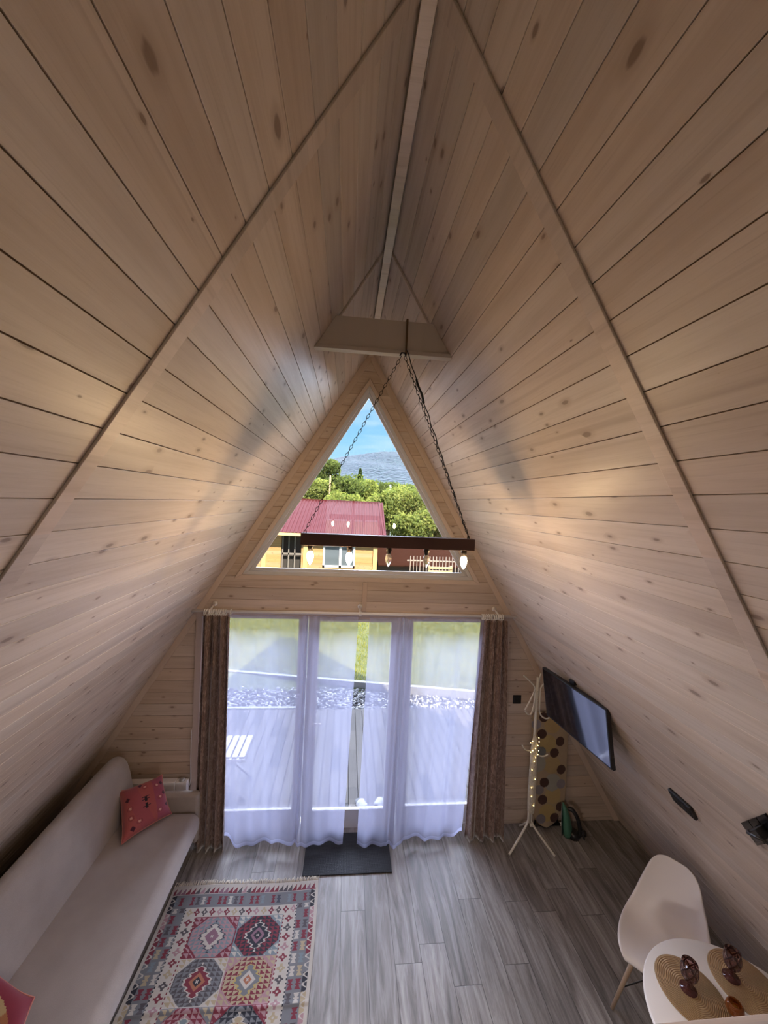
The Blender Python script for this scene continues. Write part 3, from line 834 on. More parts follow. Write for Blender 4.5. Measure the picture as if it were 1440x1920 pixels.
for P in hooks:
    b = MB(); b.tube(smoothpath(P), .0065, 8); child(b, 'hook', M['cream'], cr)
for z in (1.40, 1.47):
    b = MB(); b.lathe([(.004, 0), (.004, .003)], 8, (1.68, Y-.0145, z)); child(b, 'screw', M['black'], cr)
# wrapped umbrella-like white cloth sleeve and fairy lights
slv = MB(); prof = [(.006, 1.065), (.020, 1.04), (.030, .99), (.034, .90), (.036, .75), (.037, .60), (.038, .45), (.034, .36), (.028, .335)]
rings = []
N = 24
for r, z in prof:
    rings.append([(1.672+r*math.cos(2*PI*k/N)*(1.0+.06*math.sin(k*3+z*20)), Y-.022+r*.75*math.sin(2*PI*k/N)*(1+.08*math.sin(k*5+z*9)), z) for k in range(N)])
vs = [v for R_ in rings for v in R_]; fs = []
for i in range(len(prof)-1):
    for k in range(N): fs.append((i*N+k, i*N+(k+1) % N, (i+1)*N+(k+1) % N, (i+1)*N+k))
slv.add(vs, fs, 0, True)
mm = fabric('crinkled_white_cloth', (.66,.60,.50), (.52,.46,.37), 60, .8, .2, .6)
tag(slv.build('cloth_sleeve', mm, sub=1), 'crinkled cream cloth wrapped around the lower pole of the coat rack', 'cloth')
fy = thing('fairy_lights', (1.672, Y-.05, 1.0), 'string of tiny warm fairy lights wound on the coat rack', 'string lights')
rr = random.Random(2); P = []
for k in range(34):
    if k < 22: z = 1.04-.19*(k/22); a = k*1.9
    else: z = .84-.50*((k-22)/12); a = 4.4+.5*math.sin(k*2.0)
    r = .040; P.append((1.672+r*math.cos(a), Y-.022+.032*math.sin(a)*1.1, z))
b = MB(); b.tube(smoothpath(P, 5), .0012, 4); child(b, 'wire', M['steel'], fy)
n_ = 0
for k, p in enumerate(P):
    if p[1] < Y-.02 and (k < 22 or k % 2 == 0):
        b = MB(); b.lathe([(.0004,-.0035),(.0026,-.0015),(.0026,.0015),(.0004,.0035)], 8, p); child(b, 'light_bulb', M['fairy'], fy)

# ================================================================ ironing board
ib = thing('ironing_board', (1.945, 3.56, 0), 'folded ironing board with a brown polka dot cover leaning on the gable wall', 'ironing board')
def ibpos(u, v):  # v 0 bottom nose .. 1 top
    z = .03 + v*1.13; hwid = .19*(1-(1-min(v/.30, 1))**2.0)**.5 if v < .30 else .19
    if v > .95: hwid *= 1-.25*((v-.95)/.05)**2
    cx = 1.938 + .012*v
    return (cx + (u*2-1)*max(hwid, .012), 3.56 + .045*v - .012*(1-(2*u-1)**2), z)
dots = [(.530,.640),(.513,.775),(.660,.835),(.610,.925),(.665,1.060),(.523,1.160),(.505,1.297),(.650,1.355),(.600,1.440)]
# convert zoomed picture spots into board metres
def spot(zx, zy): # zoom5 pixel/1000 -> world x,z on plane y=3.6
    px = 900+zx*1000/4.363; py = 1200+zy*1000/4.363
    fwv = Vector((0.09568557,0.99515605,-0.0225546)); rt = Vector((0.99445952,-0.09457872,0.04588158)); upv = Vector((-0.04352615,0.02681984,0.99869223))
    r = fwv + rt*((px-720)/721) - upv*((py-960)/721); t_ = 3.575/r.y
    return (-.1614+r.x*t_, 3.160+r.z*t_)
DOT = [(spot(*d), .047, (.075,.03,.022)) for d in dots]
DOT += [(spot(*d), .047, c_) for d, c_ in (((.470,.700),(.30,.27,.30)), ((.505,.915),(.19,.20,.20)), ((.660,1.175),(.28,.25,.28)), ((.480,1.220),(.26,.22,.22)), ((.490,1.450),(.24,.21,.23)))]
DOT += [(spot(*d), .085, c_) for d, c_ in (((.600,.700),(.52,.36,.16)), ((.560,.850),(.52,.38,.16)), ((.470,1.010),(.38,.36,.30)), ((.590,1.020),(.50,.36,.17)), ((.590,1.160),(.40,.38,.32)), ((.590,1.260),(.52,.38,.17)), ((.540,1.400),(.52,.38,.15)), ((.60,1.34),(.46,.36,.2)))]
def ibcol(u, v):
    p = ibpos(u, v)
    for (x, z), r, c_ in DOT:
        if math.hypot(p[0]-x, p[2]-z) < r: return c_
    return (.46,.34,.22)
o = grid_cloth('cover', 80, 220, ibpos, ibcol, M['boardcloth'], thick=.022); o.parent = ib; o.matrix_parent_inverse = Matrix.Translation(-ib.location)
b = MB(); b.tube([(1.80, 3.585, .03), (2.115, 3.585, .03)], .012, 8); b.tube([(1.84, 3.60, .03), (1.99, 3.625, .95)], .01, 8); b.tube([(2.08, 3.60, .03), (1.93, 3.625, .95)], .01, 8)
child(b, 'leg_frame', M['iron'], ib)
for x in (1.80, 2.115):
    b = MB(); b.tube([(x-.018, 3.585, .03), (x+.018, 3.585, .03)], .016, 10); child(b, 'foot_cap', M['cream'], ib)

# ================================================================ steam iron standing on its heel
im = Matrix.Translation((2.155, 3.475, 0)) @ Matrix.Scale(1.14, 4) @ Matrix.Rotation(math.radians(-38), 4, 'Z') @ Matrix.Rotation(math.radians(-4), 4, 'Y')
ir = bpy.data.objects.new('steam_iron', None); link(ir); ir.matrix_world = im
tag(ir, 'green and black steam iron standing on its heel near the right slope', 'iron')
# local: z up = towards the tip, -x = soleplate side, +x = handle side
def iron_sec(z, hw_, x0, x1, n=14):
    pts = []
    for k in range(n):
        a = 2*PI*k/n; pts.append(((x0+x1)/2 + (x1-x0)/2*math.cos(a), hw_*math.sin(a), z))
    return pts
def stack(b, secs, m=0):
    n = len(secs[0]); vs = [v for s_ in secs for v in s_]; fs = [(i*n+k, i*n+(k+1) % n, (i+1)*n+(k+1) % n, (i+1)*n+k) for i in range(len(secs)-1) for k in range(n)]
    fs += [tuple(range(n)), tuple((len(secs)-1)*n+k for k in range(n))]; b.add(vs, fs, m, True)
b = MB(); stack(b, [iron_sec(z, h, -.075, -.066) for z, h in ((.0, .05), (.02, .062), (.10, .060), (.17, .045), (.23, .025), (.268, .004))]); b.build('soleplate', M['steel'], ir)
b = MB(); stack(b, [iron_sec(z, h, -.067, x1) for z, h, x1 in ((.0, .05, .0), (.03, .060, .01), (.10, .058, .0), (.17, .042, -.012), (.22, .026, -.03), (.262, .006, -.055))]); b.build('body', mat('teal_green_plastic', (.07,.20,.14), .3), ir)
b = MB(); b.tube(smoothpath([(-.0,0,.03),(.045,0,.03),(.065,0,.06),(.062,0,.12),(.045,0,.18),(.012,0,.225),(-.02,0,.225)]), [.024]*49 if False else .017, 12); b.build('handle', M['black'], ir)
b = MB(); stack(b, [iron_sec(z, h, -.03, x1) for z, h, x1 in ((-.0, .045, .06), (.03, .05, .075), (.055, .035, .05))]); b.build('heel', M['black'], ir)
b = MB(); b.tube(smoothpath([(.06,0,.02),(.09,-.02,.06),(.10,-.03,.11),(.11,.0,.07),(.10,.03,.02),(.08,.0,.09),(.10,-.03,.04),(.085,.01,.03)]), .006, 8); b.build('cord', M['black'], ir)

# ================================================================ table with place mats and glasses
tb = thing('round_table', (1.825, 1.535, 0), 'round white table in the lower right corner', 'table')
TC = (1.825, 1.535); TR_ = .437
b = MB(); b.lathe([(.0, .722), (TR_-.018, .722), (TR_, .733), (TR_, .742), (TR_-.006, .748), (.0, .748)], 96, (*TC, 0), cap=False)
child(b, 'tabletop', mat('white_laminate', (.88,.82,.76), .45), tb)
for k in range(4):
    a = PI/4 + k*PI/2
    b = MB(); b.tube([(TC[0]+.12*math.cos(a), TC[1]+.12*math.sin(a), .722), (TC[0]+.30*math.cos(a), TC[1]+.30*math.sin(a), .0)], [.022, .013], 12); child(b, 'leg', M['leg'], tb)
b = MB()
for k in range(2):
    a = PI/4+k*PI/2; c0, s0 = .19*math.cos(a), .19*math.sin(a)
    b.tube([(TC[0]-c0, TC[1]-s0, .45), (TC[0]+c0, TC[1]+s0, .45)], .005, 8)
child(b, 'brace', M['iron'], tb)
mm = mat('woven_straw', (.36,.23,.12), .85); t = NT(mm); vec, x, y, z = t.obj()
rr_ = t.math('SQRT', t.math('ADD', t.math('POWER', x, 2), t.math('POWER', t.math('MULTIPLY', y, .88), 2)))
wv = t.math('SINE', t.math('MULTIPLY', rr_, 850)); nz_ = t.noise(vec, 260, 2)
t.l(t.mix(t.maprange(t.math('ADD', wv, nz_), -.6, 1.4), (.30,.18,.09), (.56,.38,.21)), t.b.inputs['Base Color']); t.bump(wv, .6, .003)
for i, (x, y, lab) in enumerate(((1.685, 1.745, 'round woven tan place mat, the left one on the white table'), (2.005, 1.755, 'round woven tan place mat, the right one on the white table'))):
    b = MB(); b.lathe([(.0, 0), (.141, 0), (.146, .003), (.141, .006), (.0, .006)], 64, (0, 0, 0), cap=False)
    b.v = [(vx, vy*1.12, vz) for vx, vy, vz in b.v]
    o = b.build('place_mat', mm); o.location = (x, y-.012, .748); tag(o, lab, 'place mat', 'straw place mats')
gm = mat('plum_glass', (.50,.27,.27), .06, **{'Transmission Weight': .85, 'IOR': 1.45}); t = NT(gm); vec, x, y, z = t.obj()
ang = t.math('ARCTAN2', y, x)
l1 = t.math('SINE', t.math('ADD', t.math('MULTIPLY', ang, 6), t.math('MULTIPLY', z, 110))); l2 = t.math('SINE', t.math('SUBTRACT', t.math('MULTIPLY', ang, 6), t.math('MULTIPLY', z, 110)))
t.bump(t.math('MAXIMUM', l1, l2), 1.0, .006)
t.l(t.mix(t.maprange(t.math('MAXIMUM', l1, l2), .75, .98), (.62,.38,.37), (.10,.03,.035)), t.b.inputs['Base Color'])
gt = mat('dark_plum_glass', (.16,.05,.05), .1, **{'Transmission Weight': .5, 'IOR': 1.45})
g0 = thing('wine_goblet', (1.678, 1.742, .755), 'purple patterned glass goblet on the left place mat', 'glass', 'purple goblets')
b = MB(); b.lathe([(.037, 0), (.037, .003), (.012, .006), (.006, .014), (.0055, .038), (.010, .046)], 32, (0, 0, 0)); b.build('stem', gt, g0)
b = MB(); b.lathe([(.008, .044), (.024, .052), (.036, .070), (.0395, .092), (.0375, .118), (.034, .140), (.0325, .140), (.036, .116), (.037, .092), (.033, .072), (.022, .056), (.002, .050)], 40, (0, 0, 0), cap=False); b.build('bowl', gm, g0)
g1 = copy_tree(g0); g1.location = (1.955, 1.775, .755); g1['label'] = 'purple patterned glass goblet on the right place mat'
cd = thing('candle_holder', (1.826, 1.640, .749), 'small round amber glass candle holder between the place mats', 'candle holder')
b = MB(); b.lathe([(.018, 0), (.032, .012), (.037, .030), (.033, .048), (.026, .058), (.023, .057), (.030, .046), (.033, .030), (.028, .014), (.002, .006)], 32, (0, 0, 0), cap=False); b.build('cup', mat('amber_glass', (.42,.13,.03), .08, **{'Transmission Weight': .6}), cd)
b = MB(); b.lathe([(.019, .010), (.019, .030), (.002, .031)], 20, (0, 0, 0)); b.build('candle', mat('yellow_wax', (.60,.34,.08), .5), cd)

# ================================================================ shell chair
CHX, CHY, CHA = 1.94, 2.17, math.radians(218)
ch = thing('dining_chair', (CHX, CHY, 0), 'white plastic shell chair on wooden legs pushed behind the round table', 'chair')
ch.rotation_euler = (0, 0, CHA)
# local +x is the front of the chair
def shell():
    b = MB(); n, mrows = 28, 34; vs = []
    # centre line: front lip -> seat -> back top, half width and cup height per row
    cl = [(.235,.425,.150,.010),(.225,.450,.185,.012),(.17,.452,.215,.022),(.08,.440,.232,.045),(-.02,.430,.238,.050),(-.10,.437,.234,.052),(-.160,.470,.224,.050),(-.20,.53,.208,.046),(-.222,.61,.187,.040),(-.240,.69,.162,.038),(-.258,.77,.135,.022),(-.268,.815,.100,.010),(-.272,.835,.055,.002)]
    cl = [Vector((a, c_, d, e)) if False else (a, c_, d, e) for a, c_, d, e in cl]
    def cr_(i, t_):
        g = lambda k: cl[max(0, min(len(cl)-1, k))]
        return [.5*((2*g(i)[q])+(-g(i-1)[q]+g(i+1)[q])*t_+(2*g(i-1)[q]-5*g(i)[q]+4*g(i+1)[q]-g(i+2)[q])*t_*t_+(-g(i-1)[q]+3*g(i)[q]-3*g(i+1)[q]+g(i+2)[q])*t_**3) for q in range(4)]
    rows = []
    for j in range(mrows+1):
        f = j/mrows*(len(cl)-1); i = min(int(f), len(cl)-2); rows.append(cr_(i, f-i))
    for j, (x, z, hw_, cup) in enumerate(rows):
        x2, z2 = rows[min(j+1, mrows)][:2]; x1, z1 = rows[max(j-1, 0)][:2]
        tx, tz = x2-x1, z2-z1; L = math.hypot(tx, tz) or 1; nx_, nz__ = tz/L, -tx/L  # normal towards the sitter
        for i in range(n+1):
            s_ = i/n*2-1; lift = cup*abs(s_)**2.6
            vs.append((x+nx_*lift, hw_*s_*(1-.02*abs(s_)), z+nz__*lift))
    fs = [(j*(n+1)+i, j*(n+1)+i+1, (j+1)*(n+1)+i+1, (j+1)*(n+1)+i) for j in range(mrows) for i in range(n)]
    b.add(vs, fs, 0, True)
    o = b.build('seat_shell', M['chairshell'], ch, recalc=True)
    md = o.modifiers.new('s', 'SOLIDIFY'); md.thickness = .008; md.offset = 0
    return o
M['chairshell'] = mat('white_shell_plastic', (.86,.81,.80), .38)
shell()
for sx, sy in ((1,1),(1,-1),(-1,1),(-1,-1)):
    b = MB(); b.tube([(sx*.10-.02, sy*.11, .415), (sx*.205-.02, sy*.215, .0)], [.016, .0105], 12); b.build('leg', M['leg'], ch)
b = MB()
for sx, sy in ((1,1),(1,-1)):
    b.tube([(sx*.17-.02, sy*.18, .14), (-sx*.12-.02, -sy*.12, .33)], .004, 6); b.tube([(sx*.12-.02, sy*.12, .33), (-sx*.17-.02, -sy*.18, .14)], .004, 6)
b.tube([(.1, -.11, .40), (.1, .11, .40), (-.14, .11, .40), (-.14, -.11, .40)], .006, 6, closed=True)
b.build('brace', M['iron'], ch)

SKY, SUNS, FRONT, LOFT, UNDER = 1.0, 11, 27.0, 1.5, 22
# ================================================================ outside
def ground_z(y):
    pts = [(-60,-.25),(3.6,-.25),(6.55,-.14),(7.0,-.02),(10,.22),(13,.5),(20,1.2),(40,3.0),(80,5.5),(200,8),(400,12)]
    for (a, va), (c_, vc) in zip(pts[:-1], pts[1:]):
        if y <= c_: return va+(vc-va)*(y-a)/(c_-a)
    return pts[-1][1]
def colmix_mat(name, a, c_, scale, rough=.9, detail=5, bump=0):
    m = mat(name, a, rough); t = NT(m); vec = t.obj()[0]; n = t.noise(vec, scale, detail, .65)
    t.l(t.mix(t.maprange(n, .35, .65), a, c_), t.b.inputs['Base Color'])
    if bump: t.bump(n, bump, .05)
    return m
b = MB(); ys = [-60,-20,3.6,5,6.55,7.0,8,9,10,11,13,16,20,30,40,60,80,200,400]; xs = [-300,-100,-40,-15,-6,-3,0,3,6,15,40,100,300]
vs = [(x, y, ground_z(y)) for y in ys for x in xs]; nx = len(xs)
b.add(vs, [(j*nx+i, j*nx+i+1, (j+1)*nx+i+1, (j+1)*nx+i) for j in range(len(ys)-1) for i in range(nx-1)])
struct(b.build('ground', colmix_mat('soil_and_turf', (.05,.065,.016), (.085,.095,.025), 3)), 'grassy ground sloping up behind the terrace')
# deck
m = mat('weathered_deck', (.12,.10,.09), .75, **{'Specular IOR Level': .2}); t = NT(m); vec, x, y, z = t.obj()
ix = t.math('FLOOR', t.math('DIVIDE', t.math('ADD', x, .01), .105)); w1_ = t.n('ShaderNodeTexWhiteNoise', noise_dimensions='1D'); t.l(ix, w1_.inputs['W'])
sy_ = t.math('FLOOR', t.math('DIVIDE', t.math('ADD', y, t.math('MULTIPLY', w1_.outputs['Value'], .9)), .42)); w2_ = t.n('ShaderNodeTexWhiteNoise', noise_dimensions='2D'); t.l(t.xyz(ix, sy_), w2_.inputs['Vector'])
g = t.noise(t.xyz(t.math('MULTIPLY', x, 60), t.math('MULTIPLY', y, 4), ix), 1, 4)
c_ = t.ramp(w2_.outputs['Value'], [(.0, (.022,.021,.023)), (.12, (.022,.021,.023)), (.14, (.052,.046,.043)), (1, (.075,.066,.060))])
t.l(t.mix(t.math('MULTIPLY', g, .5), c_, (.03,.027,.025)), t.b.inputs['Base Color'])
b = MB()
for k in range(-42, 44): b.box(k*.105-.0065, k*.105+.0905, 3.8, 5.92, -.09, -.06)
b.box(-4.5, 4.6, 3.82, 5.88, -.2, -.085)
struct(b.build('terrace_deck', m), 'wooden terrace deck outside the glass door')
# kerbs and gravel
def strip(p0, p1, w_, z0, z1, name, mm_, lab):
    b = MB(); p0, p1 = Vector((*p0, 0)), Vector((*p1, 0)); d = (p1-p0).normalized(); n = Vector((-d.y, d.x, 0))*w_
    P = [p0, p1, p1+n, p0+n]; b.prism([(p.x, p.y) for p in P], 'z', z0, z1); return struct(b.build(name, mm_), lab)
kerb = mat('pale_concrete', (.19,.19,.19), .8)
strip((-5, 7.62), (5, 5.82), .07, -.25, .0, 'kerb', kerb, 'pale concrete kerb between gravel and lawn')
strip((-5, 5.95), (-.55, 5.95), .05, -.2, -.055, 'kerb', kerb, 'short kerb along the deck edge on the left')
b = MB(); rr = np.random.default_rng(5)
import itertools
ico = [(0,0,1),(.9,0,.4),(.28,.85,.4),(-.72,.53,.4),(-.72,-.53,.4),(.28,-.85,.4),(.72,.53,-.4),(-.28,.85,-.4),(-.9,0,-.4),(-.28,-.85,-.4),(.72,-.53,-.4),(0,0,-1)]
icof = [(0,1,2),(0,2,3),(0,3,4),(0,4,5),(0,5,1),(1,6,2),(2,7,3),(3,8,4),(4,9,5),(5,10,1),(6,7,2),(7,8,3),(8,9,4),(9,10,5),(10,6,1),(11,7,6),(11,8,7),(11,9,8),(11,10,9),(11,6,10)]
cnt = 0
while cnt < 5200:
    x = rr.uniform(-3.2, 3.6); y = rr.uniform(5.93, 7.4)
    if y > 6.72 - .18*x - .04: continue
    r = rr.uniform(.012, .028); sx, sy, sz = rr.uniform(.7, 1.3, 3)*r; zz = -.135 + .0*y + rr.uniform(.0, .03)
    b.add([(x+a*sx, y+c_*sy, zz+e*sz) for a, c_, e in ico], icof, int(rr.integers(0, 4)), True); cnt += 1
b.box(-5, 5, 5.9, 7.6, -.3, -.142, 2)
o = b.build('gravel', [mat('gravel_pale', (.22,.215,.22), .8), mat('gravel_mid', (.10,.10,.105), .8), mat('gravel_dark', (.03,.03,.033), .8), mat('gravel_white', (.34,.33,.33), .7)], recalc=False)
tag(o, 'strip of grey and white gravel between deck and lawn', 'gravel', kind='stuff')
# grass blades
def grass(n):
    rr = np.random.default_rng(9); b = MB(); V = []; Fc = []; mi = []
    k = 0
    while k < n:
        y = 6.4 + (11.2-6.4)*rr.random()**.9; x = rr.uniform(-.30*y-.9, .38*y+.6)
        if y < 6.85 - .18*x: continue
        h = rr.uniform(.03, .085); a = rr.uniform(0, 6.28); w_ = .0045; lx, ly = rr.normal(0, .03, 2); z0 = ground_z(y)-.005
        i = len(V); V += [(x-w_*math.cos(a), y-w_*math.sin(a), z0), (x+w_*math.cos(a), y+w_*math.sin(a), z0), (x+lx, y+ly, z0+h)]
        Fc.append((i, i+1, i+2)); mi.append(int(rr.integers(0, 3))); k += 1
    b.v = V; b.f = Fc; b.mi = mi; b.sm = [False]*len(Fc); return b
def leafmat(name, c_, tr=.4):
    m = bpy.data.materials.new(name); m.use_nodes = True; t = NT(m); t.t.nodes.remove(t.b)
    d = t.n('ShaderNodeBsdfDiffuse'); l = t.n('ShaderNodeBsdfTranslucent'); d.inputs[0].default_value = (*c_, 1); l.inputs[0].default_value = (c_[0]*1.3, c_[1]*1.2, c_[2]*.6, 1)
    x = t.n('ShaderNodeMixShader'); x.inputs[0].default_value = tr; t.l(d.outputs[0], x.inputs[1]); t.l(l.outputs[0], x.inputs[2]); t.l(x.outputs[0], t.out.inputs[0]); return m
tag(grass(52000).build('grass', [leafmat('blade_a', (.12,.145,.022)), leafmat('blade_b', (.20,.205,.035)), leafmat('blade_c', (.27,.25,.06))], recalc=False), 'lawn sloping up beyond the gravel strip', 'grass', kind='stuff')

# trees
LM = [leafmat('leaf_light', (.235,.265,.085)), leafmat('leaf_mid', (.14,.18,.06)), leafmat('leaf_dark', (.08,.11,.045)), leafmat('leaf_conifer', (.045,.085,.035))]
BARK = mat('bark', (.10,.075,.05), .9)
def tree(name, x, y, h, r, leaves, ls, mats, label, cat='tree', conifer=False, group=None):
    t = thing(name, (x, y, ground_z(y)), label, cat, group)
    rr = np.random.default_rng(int(abs(x*131+y*17)) % 99991)
    b = MB(); b.tube([(0, 0, -.1), (.03*h, 0, h*.35), (0, .02*h, h*.75)], [r*.07+.03, r*.05+.02, .02], 8)
    for k in range(5):
        a = rr.uniform(0, 6.28); b.tube([(0.01*h, 0, h*(.3+.08*k)), (math.cos(a)*r*.6, math.sin(a)*r*.6, h*(.5+.08*k))], [.03, .012], 5)
    b.build('trunk', BARK, t)
    V = []; Fc = []; mi = []
    blobs = [(rr.uniform(-.5, .5)*r, rr.uniform(-.5, .5)*r, h*rr.uniform(.38, .82), r*rr.uniform(.4, .68)) for _ in range(11)]
    for k in range(leaves):
        if conifer:
            q = rr.random()**.7; rad = r*(1-q)*(.75+.25*math.sin(q*50)); a = rr.uniform(0, 6.28); rad *= rr.random()**.4
            p = np.array((math.cos(a)*rad, math.sin(a)*rad, h*(.08+.92*q)))
        else:
            bx, by, bz, br = blobs[rr.integers(0, len(blobs))]; d = rr.normal(size=3); d /= np.linalg.norm(d)
            p = np.array((bx, by, bz)) + d*br*(.7+.35*rr.random())*np.array((1, 1, .85))
            if p[2] < h*.06: p[2] = h*.06+.1*rr.random()
        u_ = rr.normal(size=3); u_ /= np.linalg.norm(u_); w_ = np.cross(u_, rr.normal(size=3)); w_ /= np.linalg.norm(w_); s_ = ls*rr.uniform(.6, 1.3)
        i = len(V); V += [tuple(p-u_*s_), tuple(p+w_*s_*.45), tuple(p+u_*s_), tuple(p-w_*s_*.45)]; Fc.append((i, i+1, i+2, i+3)); mi.append(int(rr.integers(0, 2)))
    m = MB(); m.v = V; m.f = Fc; m.mi = mi; m.sm = [False]*len(Fc); m.build('foliage', mats, t, recalc=False)
    return t
G1 = 'leafy trees right of the neighbouring cabin'; G2 = 'trees on the slope below the mountain'
for i, (x, y, h, r, lab) in enumerate([(1.9,19.5,2.75,1.5,'bright green bushy tree right behind the end of the maroon roof'),(3.3,20.5,3.0,1.7,'bright green bushy tree in the middle of the clump right of the cabin'),(4.7,19.0,2.3,1.5,'bright green bushy tree lowest down the slope at the right of the clump'),(2.9,17.8,1.9,1.1,'low green bush in front of the clump right of the cabin'),(6.0,21,2.8,1.6,'green bushy tree at the right edge of the triangular window')]):
    tree('bushy_tree', x, y, h, r, 6500, .10, LM[0:2], lab, group=G1)
belt = [(-5.8,31,3.1,1.9,0,'green tree at the left edge of the view above the maroon roof'),(-3.8,30,2.6,1.8,0,'light green tree above the left part of the maroon roof'),(-1.6,33,4.7,1.5,1,'tall narrow tree standing above the tree belt'),(-2.4,29,2.5,1.7,0,'light green tree just above the middle of the maroon roof'),
        (-.4,31,2.9,1.7,1,'mid green tree below the tall narrow one'),(1.1,33,2.7,1.6,0,'light green tree left of the grey roofs'),(1.0,39,3.6,1.3,2,'small dark conifer in front of the mountain'),(3.0,38,2.3,1.6,1,'mid green tree above the grey roofs'),(4.8,39,2.2,1.8,1,'mid green tree above the right grey roof'),(6.8,40,1.9,1.8,1,'green tree right of the grey roofs'),(-.2,26.5,1.7,1.5,0,'low light green shrub just above the ridge of the maroon roof'),(2.4,27.5,1.5,1.5,0,'low light green shrub below the grey roofs'),(4.6,27,1.4,1.5,0,'low light green shrub right of the maroon roof end')]
for x, y, h, r, k, lab in belt:
    tree('conifer' if k == 2 else 'leafy_tree', x, y, h, r, 4200, .13, (LM[0:2], LM[1:3], LM[2:4])[k], lab, conifer=(k == 2), group=G2)

# far mountain
prof = [(-600,30),(-300,62),(-160,74),(-67,90),(-19,107),(42,119),(80,125),(111,126),(150,112),(190,84),(260,64),(400,40),(700,20)]
def mh(x):
    for (a, va), (c_, vc) in zip(prof[:-1], prof[1:]):
        if x <= c_: s_ = (x-a)/(c_-a); return va+(vc-va)*s_
    return 20
b = MB(); nx, ny = 150, 46; vs = []; rr = np.random.default_rng(3)
for j in range(ny+1):
    v = j/ny; y = 330 + 620*v
    for i in range(nx+1):
        x = (-420+900*i/nx)*(.5+.55*v); s_ = min(v/.92, 1); s_ = s_**1.15
        z = 10 + (mh(x/(.5+.55*v)*1.0)-10)*s_*(1 if v <= .92 else 1-(v-.92)*5)
        z += 5*math.sin(x*.045+y*.02)*s_*(1-s_)*3 + rr.uniform(-1, 1)*1.0*s_
        vs.append((x, y, z))
b.add(vs, [(j*(nx+1)+i, j*(nx+1)+i+1, (j+1)*(nx+1)+i+1, (j+1)*(nx+1)+i) for j in range(ny) for i in range(nx)], 0, True)
m = mat('forest_haze_tint', (.1,.16,.2), 1); t = NT(m); vec = t.obj()[0]
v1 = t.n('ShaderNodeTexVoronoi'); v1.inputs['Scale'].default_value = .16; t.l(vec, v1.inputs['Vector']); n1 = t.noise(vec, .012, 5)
c_ = t.mix(t.maprange(n1, .35, .65), (.018,.042,.062), (.032,.062,.072)); c_ = t.mix(t.maprange(v1.outputs['Distance'], .1, .9), c_, (.008,.022,.040)); t.l(c_, t.b.inputs['Base Color'])  # distance haze painted in as blue in the forest colour
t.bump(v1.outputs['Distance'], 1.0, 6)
struct(b.build('mountain', m), 'forested mountain beyond the trees, tinted haze blue')

# neighbouring cabin
cab = thing('cabin', (-1.2, 13, .4), 'neighbouring timber cabin with a maroon metal roof and white window', 'cabin')
pine = wood('orange_pine_siding', .13, 0, (.42,.235,.085), (.35,.18,.06), (.25,.115,.04), KW, rough=.6, knots=.8)
b = MB()
# wall with holes: recess on the left, window
for a in ((-6, -2.28, .3, 2.19), (-1.62, -.90, .3, 2.19), (-.90, .17, .3, .93), (-.90, .17, 1.69, 2.19), (.17, .92, .3, 2.19), (-2.28, -1.62, 1.93, 2.19)): b.box(a[0], a[1], a[2], a[3], 0, .12)
z_ = .3
while z_ < 2.3:
    b.box(-6, .92, z_, z_+.012, -.0, .124) if False else None; z_ += .13
o = b.build('wall', pine); o.matrix_world = Matrix(((1,0,0,0),(0,0,-1,13.1),(0,1,0,0),(0,0,0,1))); 
o.parent = cab; o.matrix_parent_inverse = Matrix.Translation(-cab.location)
b = MB(); b.box(-6, .92, 13.2, 16.5, .3, 2.2); child(b, 'interior', mat('dark_room', (.035,.03,.028), .9), cab)
for x in (.78, -1.55, -2.9):
    b = MB(); b.box(x, x+.14, 12.93, 13.02, .3, 2.1); child(b, 'post', mat('honey_post_%d' % int(x*10+50), (.66,.38,.15), .6), cab)
fr = thing('w', (0,0,0), None, None); bpy.data.objects.remove(fr)
b = MB()
for a in ((-.90,-.84,.93,1.69),(.11,.17,.93,1.69),(-.90,.17,.93,1.0),(-.90,.17,1.63,1.69),(-.36,-.28,.93,1.69)): b.box(a[0], a[1], 12.95, 13.05, a[2], a[3])
wf = child(b, 'window', mat('white_window_frame', (.70,.70,.72), .4), cab)
b = MB(); b.box(-.86, .13, 13.0, 13.01, .96, 1.66); q = b.build('pane', mat('dark_window_glass', (.09,.11,.13), .1)); q.parent = wf
b = MB()
for k in range(3): b.box(-2.26+.2*k, -2.22+.2*k, 13.03, 13.07, .8, 1.93)
b.box(-2.28, -1.62, 13.03, 13.07, 1.3, 1.36); child(b, 'lattice', mat('grey_lattice', (.16,.14,.13), .7), cab)
# corrugated roof: eave (12.55, 2.05) to ridge (15.2, 3.16)
b = MB(); e0 = Vector((0, 12.55, 2.085)); e1_ = Vector((0, 15.2, 3.165)); xr = 1.06; xl = -7
d = (e1_-e0).normalized(); n = Vector((0, -d.z, d.y))
X = []; x = xl
while x < xr:
    X += [(x, 0), (x+.055, 0), (x+.07, .022), (x+.105, .022), (x+.12, 0)]; x += .12
P0 = [(p, *(e0+n*h)[1:]) for p, h in X]; P1 = [(p+.08, *(e1_+n*h)[1:]) for p, h in X]; N = len(X)
b.add(P0+P1, [(i, i+1, N+i+1, N+i) for i in range(N-1)], 0)
b.box(xl, xr, 15.2, 15.25, 2.6, 3.16)
roofm = mat('maroon_metal', (.085,.020,.024), .7, **{'Specular IOR Level': .05})
o = child(b, 'roof', roofm, cab, recalc=False); md = o.modifiers.new('s', 'SOLIDIFY'); md.thickness = .01
b = MB(); b.box(xl, xr+.02, 12.53, 12.57, 1.99, 2.075); child(b, 'fascia', mat('pale_fascia', (.62,.42,.22), .6), cab)
